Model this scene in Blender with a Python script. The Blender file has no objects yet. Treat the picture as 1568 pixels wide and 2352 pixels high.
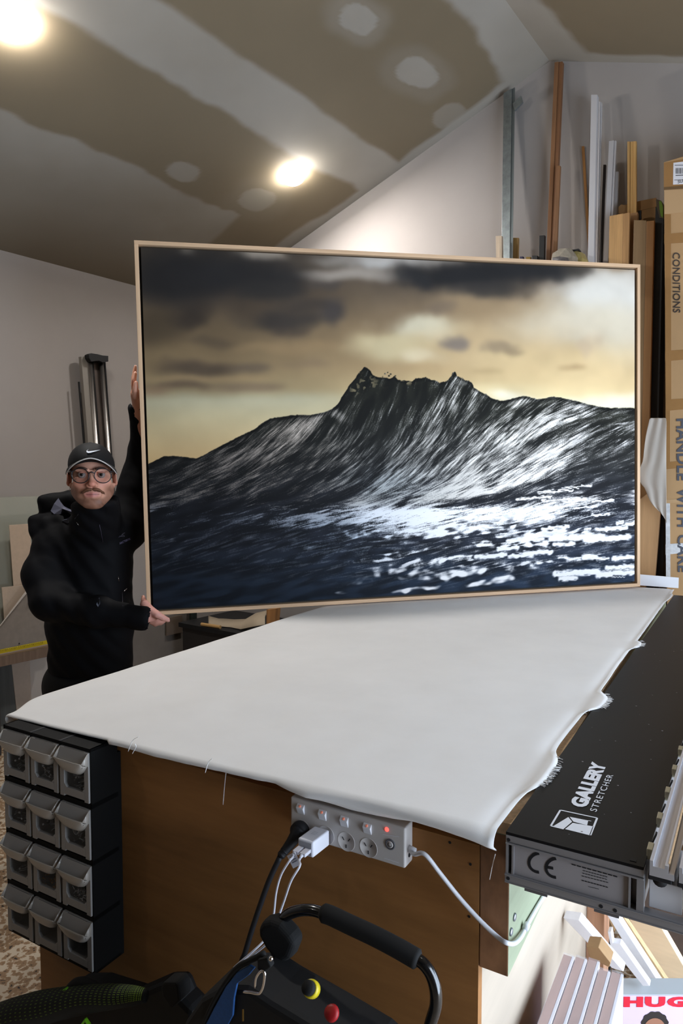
import bpy, bmesh, math, random
import numpy as np
from mathutils import Vector, Matrix
from mathutils.bvhtree import BVHTree

# =====================================================================
# camera, world, exposure
# =====================================================================
SC = bpy.context.scene
COL = SC.collection
CZ = 1.55                                   # eye height of the photographer
FPX = 1600.0                                # focal length for a 1568 x 2352 picture
YAW = math.radians(36.0)                    # camera turned towards the west wall
PITCH = math.atan(86/1600.0)
cam_d = bpy.data.cameras.new('camera'); cam = bpy.data.objects.new('camera', cam_d); COL.objects.link(cam)
cam_d.sensor_fit = 'VERTICAL'; cam_d.sensor_height = 36.0; cam_d.sensor_width = 24.0
cam_d.lens = FPX/2352.0*36.0
cam_d.clip_start = .05; cam_d.clip_end = 60
cam.location = (0, 0, CZ)
cam.rotation_euler = (math.pi/2-PITCH, 0, YAW)
SC.camera = cam

SC.view_settings.view_transform = 'Standard'
SC.view_settings.look = 'None'
SC.view_settings.exposure = 0.0
SC.view_settings.gamma = 1.0
SC.view_settings.use_curve_mapping = False
SC.cycles.use_denoising = True
SC.cycles.max_bounces = 8
SC.cycles.diffuse_bounces = 5
SC.cycles.transparent_max_bounces = 12
SC.cycles.sample_clamp_indirect = 6.0
SC.cycles.caustics_reflective = False
SC.cycles.caustics_refractive = False

LAMP = 105.0          # strength of the ceiling lamps' diffusers
LAMP_EAST = 18.0
FILL_SOUTH = 70.0  # unseen fill lamp, added to brighten south-facing surfaces
DOWN = 22.0           # watts each lamp sends straight down from its diffuser
SKY = 10.0            # overcast daylight outside the open roller door
world = bpy.data.worlds.new('overcast_sky'); SC.world = world; world.use_nodes = True
bg = world.node_tree.nodes['Background']
bg.inputs[0].default_value = (.70, .83, 1.0, 1); bg.inputs[1].default_value = SKY

# daylight guide over the open roller door in the east wall (portal: adds no light of its own)
DOOR_Y0, DOOR_Y1, DOOR_Z = .35, 2.95, 2.15
XW, XE, YN, YS = -4.005, 1.257, 3.8, -6.0      # west / east / north / south wall faces
pd = bpy.data.lights.new('door_portal', 'AREA'); pd.shape = 'RECTANGLE'; pd.size = DOOR_Y1-DOOR_Y0; pd.size_y = DOOR_Z
pd.cycles.is_portal = True
po = bpy.data.objects.new('door_portal', pd); COL.objects.link(po)
po.location = (XE+.13, (DOOR_Y0+DOOR_Y1)/2, DOOR_Z/2)
po.matrix_world = Matrix.Translation(po.location) @ Matrix(((0, 0, 1, 0), (1, 0, 0, 0), (0, 1, 0, 0), (0, 0, 0, 1)))

# =====================================================================
# geometry of the place: photo pixel -> point on a given real surface
# =====================================================================
O = np.array([0, 0, CZ])
cP, sP = math.cos(PITCH), math.sin(PITCH); cY, sY = math.cos(YAW), math.sin(YAW)
def level(u, v):
    a = (u-784)/FPX; b = -(v-1176)/FPX
    return np.array([a, cP+b*sP, -sP+b*cP])
def to_room(p):
    p = np.asarray(p, float)
    return np.stack([p[..., 0]*cY-p[..., 1]*sY, p[..., 0]*sY+p[..., 1]*cY, p[..., 2]], -1)
def ray(u, v): return to_room(level(u, v))
def on_z(u, v, z): r = ray(u, v); return O+r*(z-CZ)/r[2]
def on_y(u, v, y): r = ray(u, v); return O+r*y/r[1]
def on_x(u, v, x): r = ray(u, v); return O+r*x/r[0]
def on_plane(u, v, p0, n):
    r = ray(u, v); n = np.asarray(n, float); return O+r*(np.dot(np.asarray(p0, float)-O, n)/np.dot(r, n))
def lev_at(u, v, d): r = level(u, v); return np.array([0, 0, CZ])+r*(d/r[1])      # in camera-levelled axes
def at_depth(u, v, d): return to_room(lev_at(u, v, d))

# workbench axes: a = away along the bench, b = across to the east, origin at its near east corner
T0 = np.array([-.388, .946, 0.]); _t = math.radians(6)
TR = np.array([math.cos(_t), math.sin(_t), 0.]); TA = np.array([-math.sin(_t), math.cos(_t), 0.]); UPZ = np.array([0, 0, 1.])
TZ = 1.03
def W(a, b, z): return T0+a*TA+b*TR+np.array([0, 0, z])
def top_z(b): return TZ+.0240*min(b, 0)
def w_a(u, v, a): return on_plane(u, v, W(a, 0, 0), TA)
def w_b(u, v, b): return on_plane(u, v, W(0, b, 0), TR)
def w_inv(p): d = np.asarray(p)-T0; return d@TA, d@TR, p[2]

# =====================================================================
# materials
# =====================================================================
def s2l(c): c = c/255.; return c/12.92 if c <= .04045 else ((c+.055)/1.055)**2.4
def rgb(r, g, b): return (s2l(r), s2l(g), s2l(b), 1)
MATS = {}
def mat(name, col, rough=.6, metal=0., spec=.5, noise=None, bump=None, coat=0., trans=0., emit=None, alpha=1., sheen=0., ior=1.45):
    """noise = (scale, strength, stretch xyz) mottles the colour; bump = (scale, strength)"""
    if name in MATS: return MATS[name]
    m = bpy.data.materials.new(name); m.use_nodes = True; MATS[name] = m
    N, L = m.node_tree.nodes, m.node_tree.links; P = N['Principled BSDF']
    P.inputs['Base Color'].default_value = col; P.inputs['Roughness'].default_value = rough; P.inputs['Metallic'].default_value = metal
    P.inputs['Specular IOR Level'].default_value = spec; P.inputs['Coat Weight'].default_value = coat; P.inputs['IOR'].default_value = ior
    P.inputs['Transmission Weight'].default_value = trans; P.inputs['Alpha'].default_value = alpha; P.inputs['Sheen Weight'].default_value = sheen
    if emit: P.inputs['Emission Color'].default_value = emit[0]; P.inputs['Emission Strength'].default_value = emit[1]
    if noise or bump:
        tc = N.new('ShaderNodeTexCoord')
    if noise:
        mp = N.new('ShaderNodeMapping'); L.new(tc.outputs['Object'], mp.inputs['Vector']); mp.inputs['Scale'].default_value = noise[2] if len(noise) > 2 else (1, 1, 1)
        if len(noise) > 3: mp.inputs['Rotation'].default_value = noise[3]
        nz = N.new('ShaderNodeTexNoise'); L.new(mp.outputs[0], nz.inputs['Vector']); nz.inputs['Scale'].default_value = noise[0]; nz.inputs['Detail'].default_value = 6
        nz.inputs['Roughness'].default_value = .62
        rp = N.new('ShaderNodeValToRGB'); L.new(nz.outputs[0], rp.inputs[0])
        lo = tuple(c*(1-noise[1]) for c in col[:3])+(1,); hi = tuple(min(c*(1+noise[1]), 1) for c in col[:3])+(1,)
        rp.color_ramp.elements[0].color = lo; rp.color_ramp.elements[1].color = hi
        rp.color_ramp.elements[0].position = .3; rp.color_ramp.elements[1].position = .7
        L.new(rp.outputs[0], P.inputs['Base Color'])
    if bump:
        nb = N.new('ShaderNodeTexNoise'); L.new(tc.outputs['Object'], nb.inputs['Vector']); nb.inputs['Scale'].default_value = bump[0]; nb.inputs['Detail'].default_value = 4
        bp = N.new('ShaderNodeBump'); L.new(nb.outputs[0], bp.inputs['Height']); bp.inputs['Strength'].default_value = bump[1]; bp.inputs['Distance'].default_value = .01
        L.new(bp.outputs[0], P.inputs['Normal'])
    return m
def mat_attr(name, attr, rough=.6, spec=.4, bump=None, coat=0., sss=0.):
    m = bpy.data.materials.new(name); m.use_nodes = True; N, L = m.node_tree.nodes, m.node_tree.links; P = N['Principled BSDF']
    at = N.new('ShaderNodeAttribute'); at.attribute_name = attr; L.new(at.outputs['Color'], P.inputs['Base Color'])
    P.inputs['Roughness'].default_value = rough; P.inputs['Specular IOR Level'].default_value = spec; P.inputs['Coat Weight'].default_value = coat
    if bump:
        tc = N.new('ShaderNodeTexCoord'); nb = N.new('ShaderNodeTexNoise'); L.new(tc.outputs['Object'], nb.inputs['Vector']); nb.inputs['Scale'].default_value = bump[0]; nb.inputs['Detail'].default_value = 5
        bp = N.new('ShaderNodeBump'); L.new(nb.outputs[0], bp.inputs['Height']); bp.inputs['Strength'].default_value = bump[1]; bp.inputs['Distance'].default_value = .01; L.new(bp.outputs[0], P.inputs['Normal'])
    return m
def wood(name, col, scale=6, stretch=(1, 1, .06), strength=.28, rough=.55, rot=None):
    return mat(name, col, rough, noise=(scale*8, strength, stretch)+((rot,) if rot else ()), spec=.35)

# =====================================================================
# mesh helpers
# =====================================================================
def npv(p): return [tuple(float(c) for c in q) for q in p]
class MB:
    """collects faces of one mesh object"""
    def __init__(s): s.v = []; s.f = []; s.mi = []; s.mats = []; s.cur = 0
    def m(s, material):
        if material not in s.mats: s.mats.append(material)
        s.cur = s.mats.index(material); return s
    def add(s, verts, faces):
        n = len(s.v); s.v += npv(verts); s.f += [tuple(i+n for i in f) for f in faces]; s.mi += [s.cur]*len(faces); return s
    def hexa(s, p):                       # p[0..3] one face, p[4..7] the opposite one
        return s.add(p, [(0, 3, 2, 1), (4, 5, 6, 7), (0, 1, 5, 4), (1, 2, 6, 5), (2, 3, 7, 6), (3, 0, 4, 7)])
    def box(s, o, ex, ey, ez):            # corner + three edges
        o, ex, ey, ez = map(lambda q: np.asarray(q, float), (o, ex, ey, ez))
        if np.dot(np.cross(ex, ey), ez) < 0: ex, ey = ey, ex
        return s.hexa([o, o+ex, o+ex+ey, o+ey, o+ez, o+ex+ez, o+ex+ey+ez, o+ey+ez])
    def bx(s, a0, a1, b0, b1, z0, z1):    # box in workbench axes
        return s.box(W(a0, b0, z0), TR*(b1-b0), TA*(a1-a0), UPZ*(z1-z0))
    def xyz(s, x0, x1, y0, y1, z0, z1): return s.box((x0, y0, z0), (x1-x0, 0, 0), (0, y1-y0, 0), (0, 0, z1-z0))
    def prism(s, poly, off):
        poly = [np.asarray(p, float) for p in poly]; off = np.asarray(off, float); n = len(poly)
        nrm = sum((np.cross(poly[i]-poly[0], poly[(i+1) % n]-poly[0]) for i in range(1, n)), np.zeros(3))
        if np.dot(nrm, off) > 0: poly = poly[::-1]
        return s.add(poly+[p+off for p in poly], [tuple(range(n)), tuple(range(2*n-1, n-1, -1))]+[((i+1) % n, i, i+n, (i+1) % n+n) for i in range(n)])
    def tube(s, pts, r, seg=10, cap=True, flat=None):
        pts = [np.asarray(p, float) for p in pts]; n = len(pts); rs = [r]*n if np.isscalar(r) else list(r)
        vs = []; fs = []; ref = None
        for i, p in enumerate(pts):
            t = pts[min(i+1, n-1)]-pts[max(i-1, 0)]; t = t/(np.linalg.norm(t)+1e-12)
            if ref is None:
                ref = np.array([0, 0, 1.]) if abs(t[2]) < .9 else np.array([1., 0, 0])
            x = ref-t*np.dot(ref, t); x /= np.linalg.norm(x)+1e-12; y = np.cross(t, x); ref = x
            for k in range(seg):
                an = 2*math.pi*k/seg; vs.append(p+rs[i]*(math.cos(an)*x+math.sin(an)*y*(flat or 1)))
        for i in range(n-1):
            for k in range(seg):
                fs.append((i*seg+k, i*seg+(k+1) % seg, (i+1)*seg+(k+1) % seg, (i+1)*seg+k))
        if cap: fs += [tuple(range(seg))[::-1], tuple((n-1)*seg+k for k in range(seg))]
        return s.add(vs, fs)
    def lathe(s, c, axis, prof, seg=24, xdir=None):      # prof: (radius, height)
        axis = np.asarray(axis, float); axis /= np.linalg.norm(axis); c = np.asarray(c, float)
        x = np.asarray(xdir, float) if xdir is not None else np.cross(axis, [0, 0, 1.] if abs(axis[2]) < .9 else [1., 0, 0]); x /= np.linalg.norm(x); y = np.cross(axis, x)
        vs = [c+axis*h+r*(math.cos(2*math.pi*k/seg)*x+math.sin(2*math.pi*k/seg)*y) for r, h in prof for k in range(seg)]
        fs = [(i*seg+k, i*seg+(k+1) % seg, (i+1)*seg+(k+1) % seg, (i+1)*seg+k) for i in range(len(prof)-1) for k in range(seg)]
        fs += [tuple(range(seg))[::-1], tuple((len(prof)-1)*seg+k for k in range(seg))]
        return s.add(vs, fs)
    def ball(s, c, r, seg=16, rings=10):
        r = np.ones(3)*r if np.isscalar(r) else np.asarray(r, float); c = np.asarray(c, float)
        prof = [(math.sin(math.pi*(i+.0)/rings), -math.cos(math.pi*i/rings)) for i in range(rings+1)]
        vs = [c+np.array([p*math.cos(2*math.pi*k/seg), p*math.sin(2*math.pi*k/seg), h])*r for p, h in prof for k in range(seg)]
        return s.add(vs, [(i*seg+k, i*seg+(k+1) % seg, (i+1)*seg+(k+1) % seg, (i+1)*seg+k) for i in range(rings) for k in range(seg)])
    def grid(s, P, closed=False):
        P = np.asarray(P, float); n, m = P.shape[:2]
        return s.add(P.reshape(-1, 3), [(i*m+j, i*m+j+1, (i+1)*m+j+1, (i+1)*m+j) for i in range(n-1) for j in range(m-1)])
    def ribbon(s, pts, w, nrm):           # flat stroke along points
        pts = [np.asarray(p, float) for p in pts]; vs = []; n = len(pts); nrm = np.asarray(nrm, float)
        for i, p in enumerate(pts):
            t = pts[min(i+1, n-1)]-pts[max(i-1, 0)]; q = np.cross(nrm, t); q /= np.linalg.norm(q)+1e-12; vs += [p-q*w/2, p+q*w/2]
        return s.add(vs, [(2*i, 2*i+2, 2*i+3, 2*i+1) for i in range(n-1)])
    def build(s, name, material=None, parent=None, smooth=False, bevel=0., bseg=2, solid=0., sub=0):
        me = bpy.data.meshes.new(name); me.from_pydata(s.v, [], s.f)
        ms = s.mats or [material]
        for q in ms: me.materials.append(q)
        if len(ms) > 1: me.polygons.foreach_set('material_index', s.mi)
        if smooth: me.polygons.foreach_set('use_smooth', [True]*len(me.polygons))
        me.update(); o = bpy.data.objects.new(name, me); COL.objects.link(o)
        if solid:
            q = o.modifiers.new('thick', 'SOLIDIFY'); q.thickness = abs(solid); q.offset = 1 if solid > 0 else -1
        if bevel:
            q = o.modifiers.new('edge', 'BEVEL'); q.width = bevel; q.segments = bseg; q.limit_method = 'ANGLE'; q.angle_limit = math.radians(40)
        if sub:
            q = o.modifiers.new('smooth', 'SUBSURF'); q.levels = sub; q.render_levels = sub
        if parent is not None: adopt(o, parent)
        return o
def adopt(o, parent):
    o.parent = parent
    root = parent
    while root.parent is not None: root = root.parent
    # every child keeps world coordinates in its mesh: undo the root's offset once
    o.matrix_parent_inverse = Matrix.Translation(-Vector(root.location)) if parent.parent is None else Matrix.Identity(4)
    return o
def thing(name, label, cat, loc=(0, 0, 0), group=None):
    o = bpy.data.objects.new(name, None); COL.objects.link(o); o.location = Vector([float(c) for c in loc]); o.empty_display_size = .1
    o['label'] = label; o['category'] = cat
    if group: o['group'] = group
    return o
def tag(o, label, cat, group=None, kind=None):
    o['label'] = label; o['category'] = cat
    if group: o['group'] = group
    if kind: o['kind'] = kind
    return o
def struct(o): o['kind'] = 'structure'; return o
def fast_mesh(name, verts, quads, material, parent=None, smooth=True, color=None, attr='Col'):
    me = bpy.data.meshes.new(name); verts = np.asarray(verts, np.float32); quads = np.asarray(quads, np.int32)
    me.vertices.add(len(verts)); me.vertices.foreach_set('co', verts.ravel())
    k = quads.shape[1]
    me.loops.add(quads.size); me.loops.foreach_set('vertex_index', quads.ravel())
    me.polygons.add(len(quads)); me.polygons.foreach_set('loop_start', np.arange(0, quads.size, k, dtype=np.int32))
    me.polygons.foreach_set('use_smooth', np.full(len(quads), smooth))
    if color is not None:
        at = me.color_attributes.new(attr, 'FLOAT_COLOR', 'POINT'); at.data.foreach_set('color', np.concatenate([color, np.ones((len(color), 1))], 1).astype(np.float32).ravel())
    me.materials.append(material); me.update(calc_edges=True); me.validate()
    o = bpy.data.objects.new(name, me); COL.objects.link(o)
    if parent is not None: adopt(o, parent)
    return o
def grid_quads(n, m):
    i, j = np.meshgrid(np.arange(n-1), np.arange(m-1), indexing='ij'); a = (i*m+j).ravel()
    return np.stack([a, a+1, a+m+1, a+m], 1)
def text(name, body, material, parent, origin, xd, yd, height, length=None, bold=0., lift=.0006, spacing=1.0):
    """lettering as a thin mesh: origin = lower left corner, xd / yd = reading and up directions"""
    cu = bpy.data.curves.new(name, 'FONT'); cu.body = body; cu.size = 1; cu.offset = bold; cu.resolution_u = 3; cu.space_character = spacing
    tmp = bpy.data.objects.new(name+'_tmp', cu); COL.objects.link(tmp); bpy.context.view_layer.update()
    me = bpy.data.meshes.new_from_object(tmp.evaluated_get(bpy.context.evaluated_depsgraph_get()))
    bpy.data.objects.remove(tmp); bpy.data.curves.remove(cu)
    co = np.empty(len(me.vertices)*3); me.vertices.foreach_get('co', co); co = co.reshape(-1, 3)
    lo, hi = co.min(0), co.max(0)
    sy = height/(hi[1]-lo[1]); sx = length/(hi[0]-lo[0]) if length else sy
    xd = np.asarray(xd, float)/np.linalg.norm(xd); yd = np.asarray(yd, float)/np.linalg.norm(yd); n = np.cross(xd, yd)
    P = np.asarray(origin, float)+(co[:, :1]-lo[0])*sx*xd+(co[:, 1:2]-lo[1])*sy*yd+n*lift
    me.vertices.foreach_set('co', P.astype(np.float32).ravel()); me.materials.clear(); me.materials.append(material); me.update()
    me.name = name; o = bpy.data.objects.new(name, me); COL.objects.link(o)
    if parent is not None: adopt(o, parent)
    return o
def spline(pts, n=40):
    """Catmull-Rom through the points"""
    P = [np.asarray(p, float) for p in pts]; P = [2*P[0]-P[1]]+P+[2*P[-1]-P[-2]]; out = []
    k = len(P)-3
    for i in range(n):
        t = i/(n-1)*k; j = min(int(t), k-1); t -= j; a, b, c, d = P[j:j+4]
        out.append(.5*((2*b)+(-a+c)*t+(2*a-5*b+4*c-d)*t*t+(-a+3*b-3*c+d)*t**3))
    return out
rnd = random.Random(11)
def paint_wave(NU=1056, NV=704):
    """The printed photograph of a breaking wave, as linear RGB per grid point (row 0 = bottom)."""
    rng = np.random.default_rng(7)
    # photo corners of the print (TL, TR, BR, BL) -> homography picture(0..1500, 0..1000, y down) -> photo coordinates
    src = [(0, 0), (1500, 0), (1500, 1000), (0, 1000)]
    dst = [(316, 566), (1463, 621), (1464, 1345), (346, 1408)]
    M = []; R = []
    for (x, y), (u, v) in zip(src, dst):
        M.append([x, y, 1, 0, 0, 0, -u*x, -u*y]); R.append(u)
        M.append([0, 0, 0, x, y, 1, -v*x, -v*y]); R.append(v)
    h = np.append(np.linalg.solve(np.array(M, float), np.array(R, float)), 1).reshape(3, 3)
    gx, gy = np.meshgrid(np.linspace(0, 1500, NU), np.linspace(0, 1000, NV))
    w = h[2, 0]*gx + h[2, 1]*gy + h[2, 2]
    U = (h[0, 0]*gx + h[0, 1]*gy + h[0, 2]) / w
    V = (h[1, 0]*gx + h[1, 1]*gy + h[1, 2]) / w

    def up(a, ny, nx):                      # smooth bilinear upsample (smoothstep weights)
        yy = np.linspace(0, a.shape[0]-1.001, ny); xx = np.linspace(0, a.shape[1]-1.001, nx)
        y0 = yy.astype(int); x0 = xx.astype(int); fy = (yy-y0)[:, None]; fx = (xx-x0)[None]
        fy = fy*fy*(3-2*fy); fx = fx*fx*(3-2*fx)
        A = a[y0][:, x0]; B = a[y0][:, x0+1]; Cc = a[y0+1][:, x0]; D = a[y0+1][:, x0+1]
        return (A*(1-fx)+B*fx)*(1-fy)+(Cc*(1-fx)+D*fx)*fy

    def fbm(cx, cy, octs=4, gain=.5):
        o = np.zeros((NV, NU)); amp = 1; tot = 0
        for _ in range(octs):
            o += amp*up(rng.random((cy+2, cx+2)), NV, NU); tot += amp; amp *= gain; cx *= 2; cy *= 2
        return o/tot
    def blur(a, r):
        for ax in (0, 1):
            for _ in range(2):
                p = np.concatenate([np.repeat(np.take(a, [0], ax), r+1, ax), a, np.repeat(np.take(a, [-1], ax), r, ax)], ax)
                c = np.cumsum(p, ax); n = a.shape[ax]
                a = (np.take(c, range(2*r+1, 2*r+1+n), ax)-np.take(c, range(0, n), ax))/(2*r+1)
        return a
    ss = lambda e0, e1, x: (lambda t: t*t*(3-2*t))(np.clip((x-e0)/(e1-e0), 0, 1))
    sstep_ = ss
    lin = lambda c: np.where(c <= .04045, c/12.92, ((c+.055)/1.055)**2.4)

    # ---------------- sky
    wx = (fbm(14, 10, 5)-.5)*90; wy = (fbm(14, 10, 5)-.5)*34*(1-.6*np.exp(-((V-875)/40)**2))
    US = U+wx; VS = V+wy
    stops = [(560, 96, 88, 80), (640, 108, 96, 84), (720, 134, 116, 94), (790, 158, 136, 106), (850, 182, 158, 122), (905, 202, 182, 142), (950, 208, 198, 165), (1000, 214, 198, 160), (1060, 204, 176, 136)]
    vs = [s[0] for s in stops]
    sky = np.stack([np.interp(VS, vs, [s[i] for s in stops]) for i in (1, 2, 3)], -1)
    t = np.clip((US-420)/900, 0, 1)[..., None]
    sky = sky*(.70+.42*t)
    blobs = [  # u, v, ru, rv, colour, strength
        (1400, 690, 150, 85, (232, 230, 224), .95), (1310, 745, 170, 60, (212, 202, 182), .8), (1440, 780, 90, 70, (224, 216, 198), .8), (1400, 850, 130, 60, (224, 202, 162), .6),
        (975, 755, 100, 34, (218, 212, 190), .9), (900, 800, 120, 36, (206, 194, 160), .8), (975, 825, 60, 18, (222, 212, 186), .7), (1120, 790, 200, 60, (206, 184, 148), .55),
        (1130, 700, 160, 45, (164, 142, 112), .6), (1250, 850, 200, 60, (220, 198, 156), .6), (1150, 910, 260, 26, (228, 212, 172), .7), (1300, 935, 200, 22, (240, 232, 206), .85),
        (1440, 925, 60, 20, (246, 240, 220), .8), (1170, 912, 60, 12, (246, 240, 222), .8),
        (900, 590, 160, 24, (176, 172, 168), .9), (800, 628, 150, 16, (174, 166, 158), .8), (860, 605, 70, 12, (188, 186, 184), .8), (590, 585, 60, 14, (176, 166, 154), .85), (440, 582, 26, 12, (150, 140, 126), .8),
        (530, 680, 240, 60, (78, 68, 60), .6), (420, 640, 150, 70, (44, 43, 44), .9), (560, 632, 150, 42, (48, 47, 48), .9), (620, 665, 70, 26, (56, 54, 53), .8), (350, 760, 80, 50, (76, 66, 54), .7),
        (430, 730, 60, 30, (56, 50, 46), .7), (740, 650, 50, 12, (84, 78, 74), .7), (640, 735, 90, 28, (66, 61, 58), .9), (750, 718, 48, 36, (74, 69, 68), .92), (690, 700, 60, 18, (70, 64, 60), .7), (650, 760, 46, 14, (80, 70, 62), .6),
        (480, 785, 60, 13, (94, 82, 68), .7), (450, 850, 110, 20, (84, 73, 63), .85), (570, 848, 60, 12, (104, 92, 80), .7), (400, 888, 80, 12, (100, 86, 72), .85), (560, 892, 110, 12, (124, 108, 90), .8), (345, 900, 40, 14, (128, 108, 88), .7),
        (470, 872, 170, 6, (168, 142, 108), .45), (660, 800, 130, 16, (158, 134, 102), .5), (700, 840, 60, 12, (130, 112, 92), .5),
        (1080, 632, 190, 36, (44, 44, 46), .97), (1240, 622, 100, 26, (48, 48, 50), .95), (950, 632, 34, 26, (54, 54, 56), .9), (1130, 668, 110, 22, (58, 56, 56), .8), (1330, 622, 34, 20, (66, 62, 58), .8), (1440, 622, 60, 8, (150, 130, 108), .7),
        (1050, 788, 38, 16, (126, 116, 108), .9), (1010, 708, 50, 20, (120, 106, 92), .7), (1160, 800, 42, 15, (146, 130, 108), .85), (1190, 812, 24, 8, (136, 120, 98), .6), (1335, 845, 34, 7, (170, 144, 110), .7), (1360, 800, 20, 26, (196, 176, 152), .6), (1120, 856, 40, 8, (176, 154, 118), .6)]
    for (u, v, ru, rv, c, st) in blobs:
        d = np.sqrt(((US-u)/ru)**2+((VS-v)/rv)**2)
        m = (st*(1-ss(.35, 1.35, d)))[..., None]
        sky = sky*(1-m)+np.array(c, float)*m
    # clear pale band above the horizon
    m = ss(898, 930, V+wy*.5+(U-330)*.012)*ss(930, 640, U)
    pale = np.stack([np.interp(V, [900, 960, 1070], c) for c in ((192, 204, 210), (190, 192, 180), (168, 158, 134))], -1)*(.88+.12*np.clip((U-330)/450, 0, 1))[..., None]
    sky = sky*(1-m[..., None])+pale*m[..., None]
    sky *= (1+.16*(fbm(14, 12, 5)-.5))[..., None]
    sky = np.stack([blur(sky[..., i], 4) for i in range(3)], -1)
    lum = sky.mean(-1, keepdims=True); sky = lum+(sky-lum)*1.10; sky = sky*np.array([1.01, .99, .96]); sky = sky*(.84+.16*sstep_(40, 110, lum))

    # ---------------- skyline of the wave
    line = [(300, 1080), (334, 1070), (369, 1053), (392, 1051), (426, 1055), (445, 1058), (468, 1047), (499, 1030), (537, 1010), (560, 999), (583, 988), (600, 975), (618, 964), (644, 961), (679, 956), (706, 957), (740, 951), (759, 944),
            (774, 932), (786, 911), (801, 888), (820, 864), (830, 852), (836, 846), (843, 847), (855, 862), (866, 868), (878, 868), (895, 872), (905, 867), (912, 874), (931, 877), (945, 880), (955, 873), (979, 869), (1000, 878), (1010, 881),
            (1030, 876), (1040, 862), (1046, 857), (1052, 866), (1062, 871), (1084, 882), (1090, 892), (1100, 899), (1113, 906), (1133, 918), (1153, 925), (1180, 920), (1196, 914), (1212, 914), (1236, 921), (1255, 919), (1275, 915), (1295, 918), (1311, 921),
            (1335, 927), (1374, 937), (1406, 942), (1433, 941), (1480, 943)]
    edge = np.interp(U, [p[0] for p in line], [p[1] for p in line])
    rough = (fbm(160, 90, 3)-.5)
    amp = 3+9*np.exp(-((U-850)/50)**2)+6*np.exp(-((U-1070)/60)**2)+4*np.exp(-((U-940)/60)**2)+2*np.exp(-((U-620)/60)**2)
    sea = ss(-1.2, 1.2, V-edge+rough*amp)
    # light holes in the thin lip
    hol = ss(.60, .70, fbm(150, 100, 2))*(np.exp(-((U-842)/26)**2-((V-884)/18)**2)+np.exp(-((U-936)/14)**2-((V-882)/5)**2)+.8*np.exp(-((U-812)/10)**2-((V-900)/12)**2))
    # droplets above the lip
    for (u, v, r) in [(884, 861, 2.0), (890, 858, 1.6), (897, 862, 2.2), (908, 866, 1.8), (838, 849, 3), (893, 866, 2.4)]:
        sea = np.maximum(sea, 1-ss(r-.8, r+.9, np.hypot(U-u, (V-v)*1.2)))

    # ---------------- flow of the water surface: angle (degrees, up to the right) at control points, inverse-distance blend
    ctl = [(340, 1110, 20), (340, 1170, 8), (420, 1080, 24), (450, 1140, 16), (520, 1060, 30), (560, 1120, 24), (600, 1000, 40), (640, 1060, 38), (680, 980, 46), (700, 1100, 30), (640, 1160, 8), (760, 970, 58), (760, 1040, 44), (800, 1120, 28), (830, 900, 66),
           (850, 960, 66), (850, 1040, 52), (880, 1100, 38), (900, 1150, 16), (930, 900, 74), (950, 980, 64), (960, 1060, 48), (1000, 1120, 28), (1040, 900, 62), (1040, 980, 52), (1050, 1060, 40), (1100, 920, 56), (1120, 1000, 44), (1150, 1080, 30), (1130, 1140, 14),
           (1200, 940, 36), (1220, 1010, 36), (1260, 1070, 26), (1300, 940, 22), (1330, 1000, 28), (1350, 1080, 18), (1420, 960, 14), (1440, 1010, 24), (1440, 1080, 16), (1300, 1140, 10), (1450, 1150, 6), (800, 1168, 6), (1000, 1170, 4),
           (340, 1210, 14), (450, 1200, 12), (360, 1290, 16), (500, 1260, 14), (650, 1230, 12), (800, 1210, 8), (600, 1330, 10), (450, 1370, 8), (900, 1250, 6), (1100, 1220, 3), (1000, 1330, 12), (1200, 1300, 6), (1400, 1250, 4), (800, 1360, 8), (1400, 1330, 3), (1150, 1350, 6)]
    sub = (slice(None, None, 8), slice(None, None, 8))
    su, sv = U[sub], V[sub]; a = np.zeros_like(su); wt = np.zeros_like(su)
    for (u, v, ang) in ctl:
        k = 1/(((su-u)**2+((sv-v)*1.6)**2)+250.)**1.6; a += k*ang; wt += k
    ang = np.radians(up(a/wt, NV, NU))
    ang = ang+(fbm(26, 18, 3)-.5)*.30
    fx = np.cos(ang); fy = -np.sin(ang)
    dx = fx*(NU/1148.); dy = fy*(NV/760.)

    def lic(noise, L):
        out = np.zeros_like(noise); tot = 0
        yy, xx = np.mgrid[0:NV, 0:NU].astype(np.float32)
        for sgn in (1, -1):
            px, py = xx.copy(), yy.copy()
            for k in range(L):
                ix = np.clip(px, 0, NU-1).astype(np.int32); iy = np.clip(py, 0, NV-1).astype(np.int32)
                wgt = .5+.5*np.cos(np.pi*k/L); out += wgt*noise[iy, ix]; tot += wgt
                px += sgn*dx[iy, ix]; py += sgn*dy[iy, ix]
        o = out/tot
        return o
    def norm(a):
        m = blur(a, 24); s = np.sqrt(blur((a-m)**2, 40))+1e-4
        return (a-m)/s
    n1 = norm(lic(rng.random((NV, NU)).astype(np.float32), 13)); n0 = norm(lic(rng.random((NV, NU)).astype(np.float32), 24))
    c2 = blur(rng.random((NV, NU)), 1); n2 = norm(lic(c2.astype(np.float32), 30))
    c3 = blur(rng.random((NV, NU)), 4); n3 = norm(lic(c3.astype(np.float32), 44))
    n = .55*n1+.45*n0+.50*n2+.38*n3
    # patches of chop
    patch = fbm(30, 40, 4); patch = (patch-.5)*3.2; patch2 = (lic(blur(rng.random((NV, NU)), 9).astype(np.float32), 60)-.5); patch2 = patch2/patch2.std()

    # ---------------- water tone: coverage of light (0..1) and light/dark colours at control blobs
    cov = np.full((NV, NU), -.66)
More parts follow.
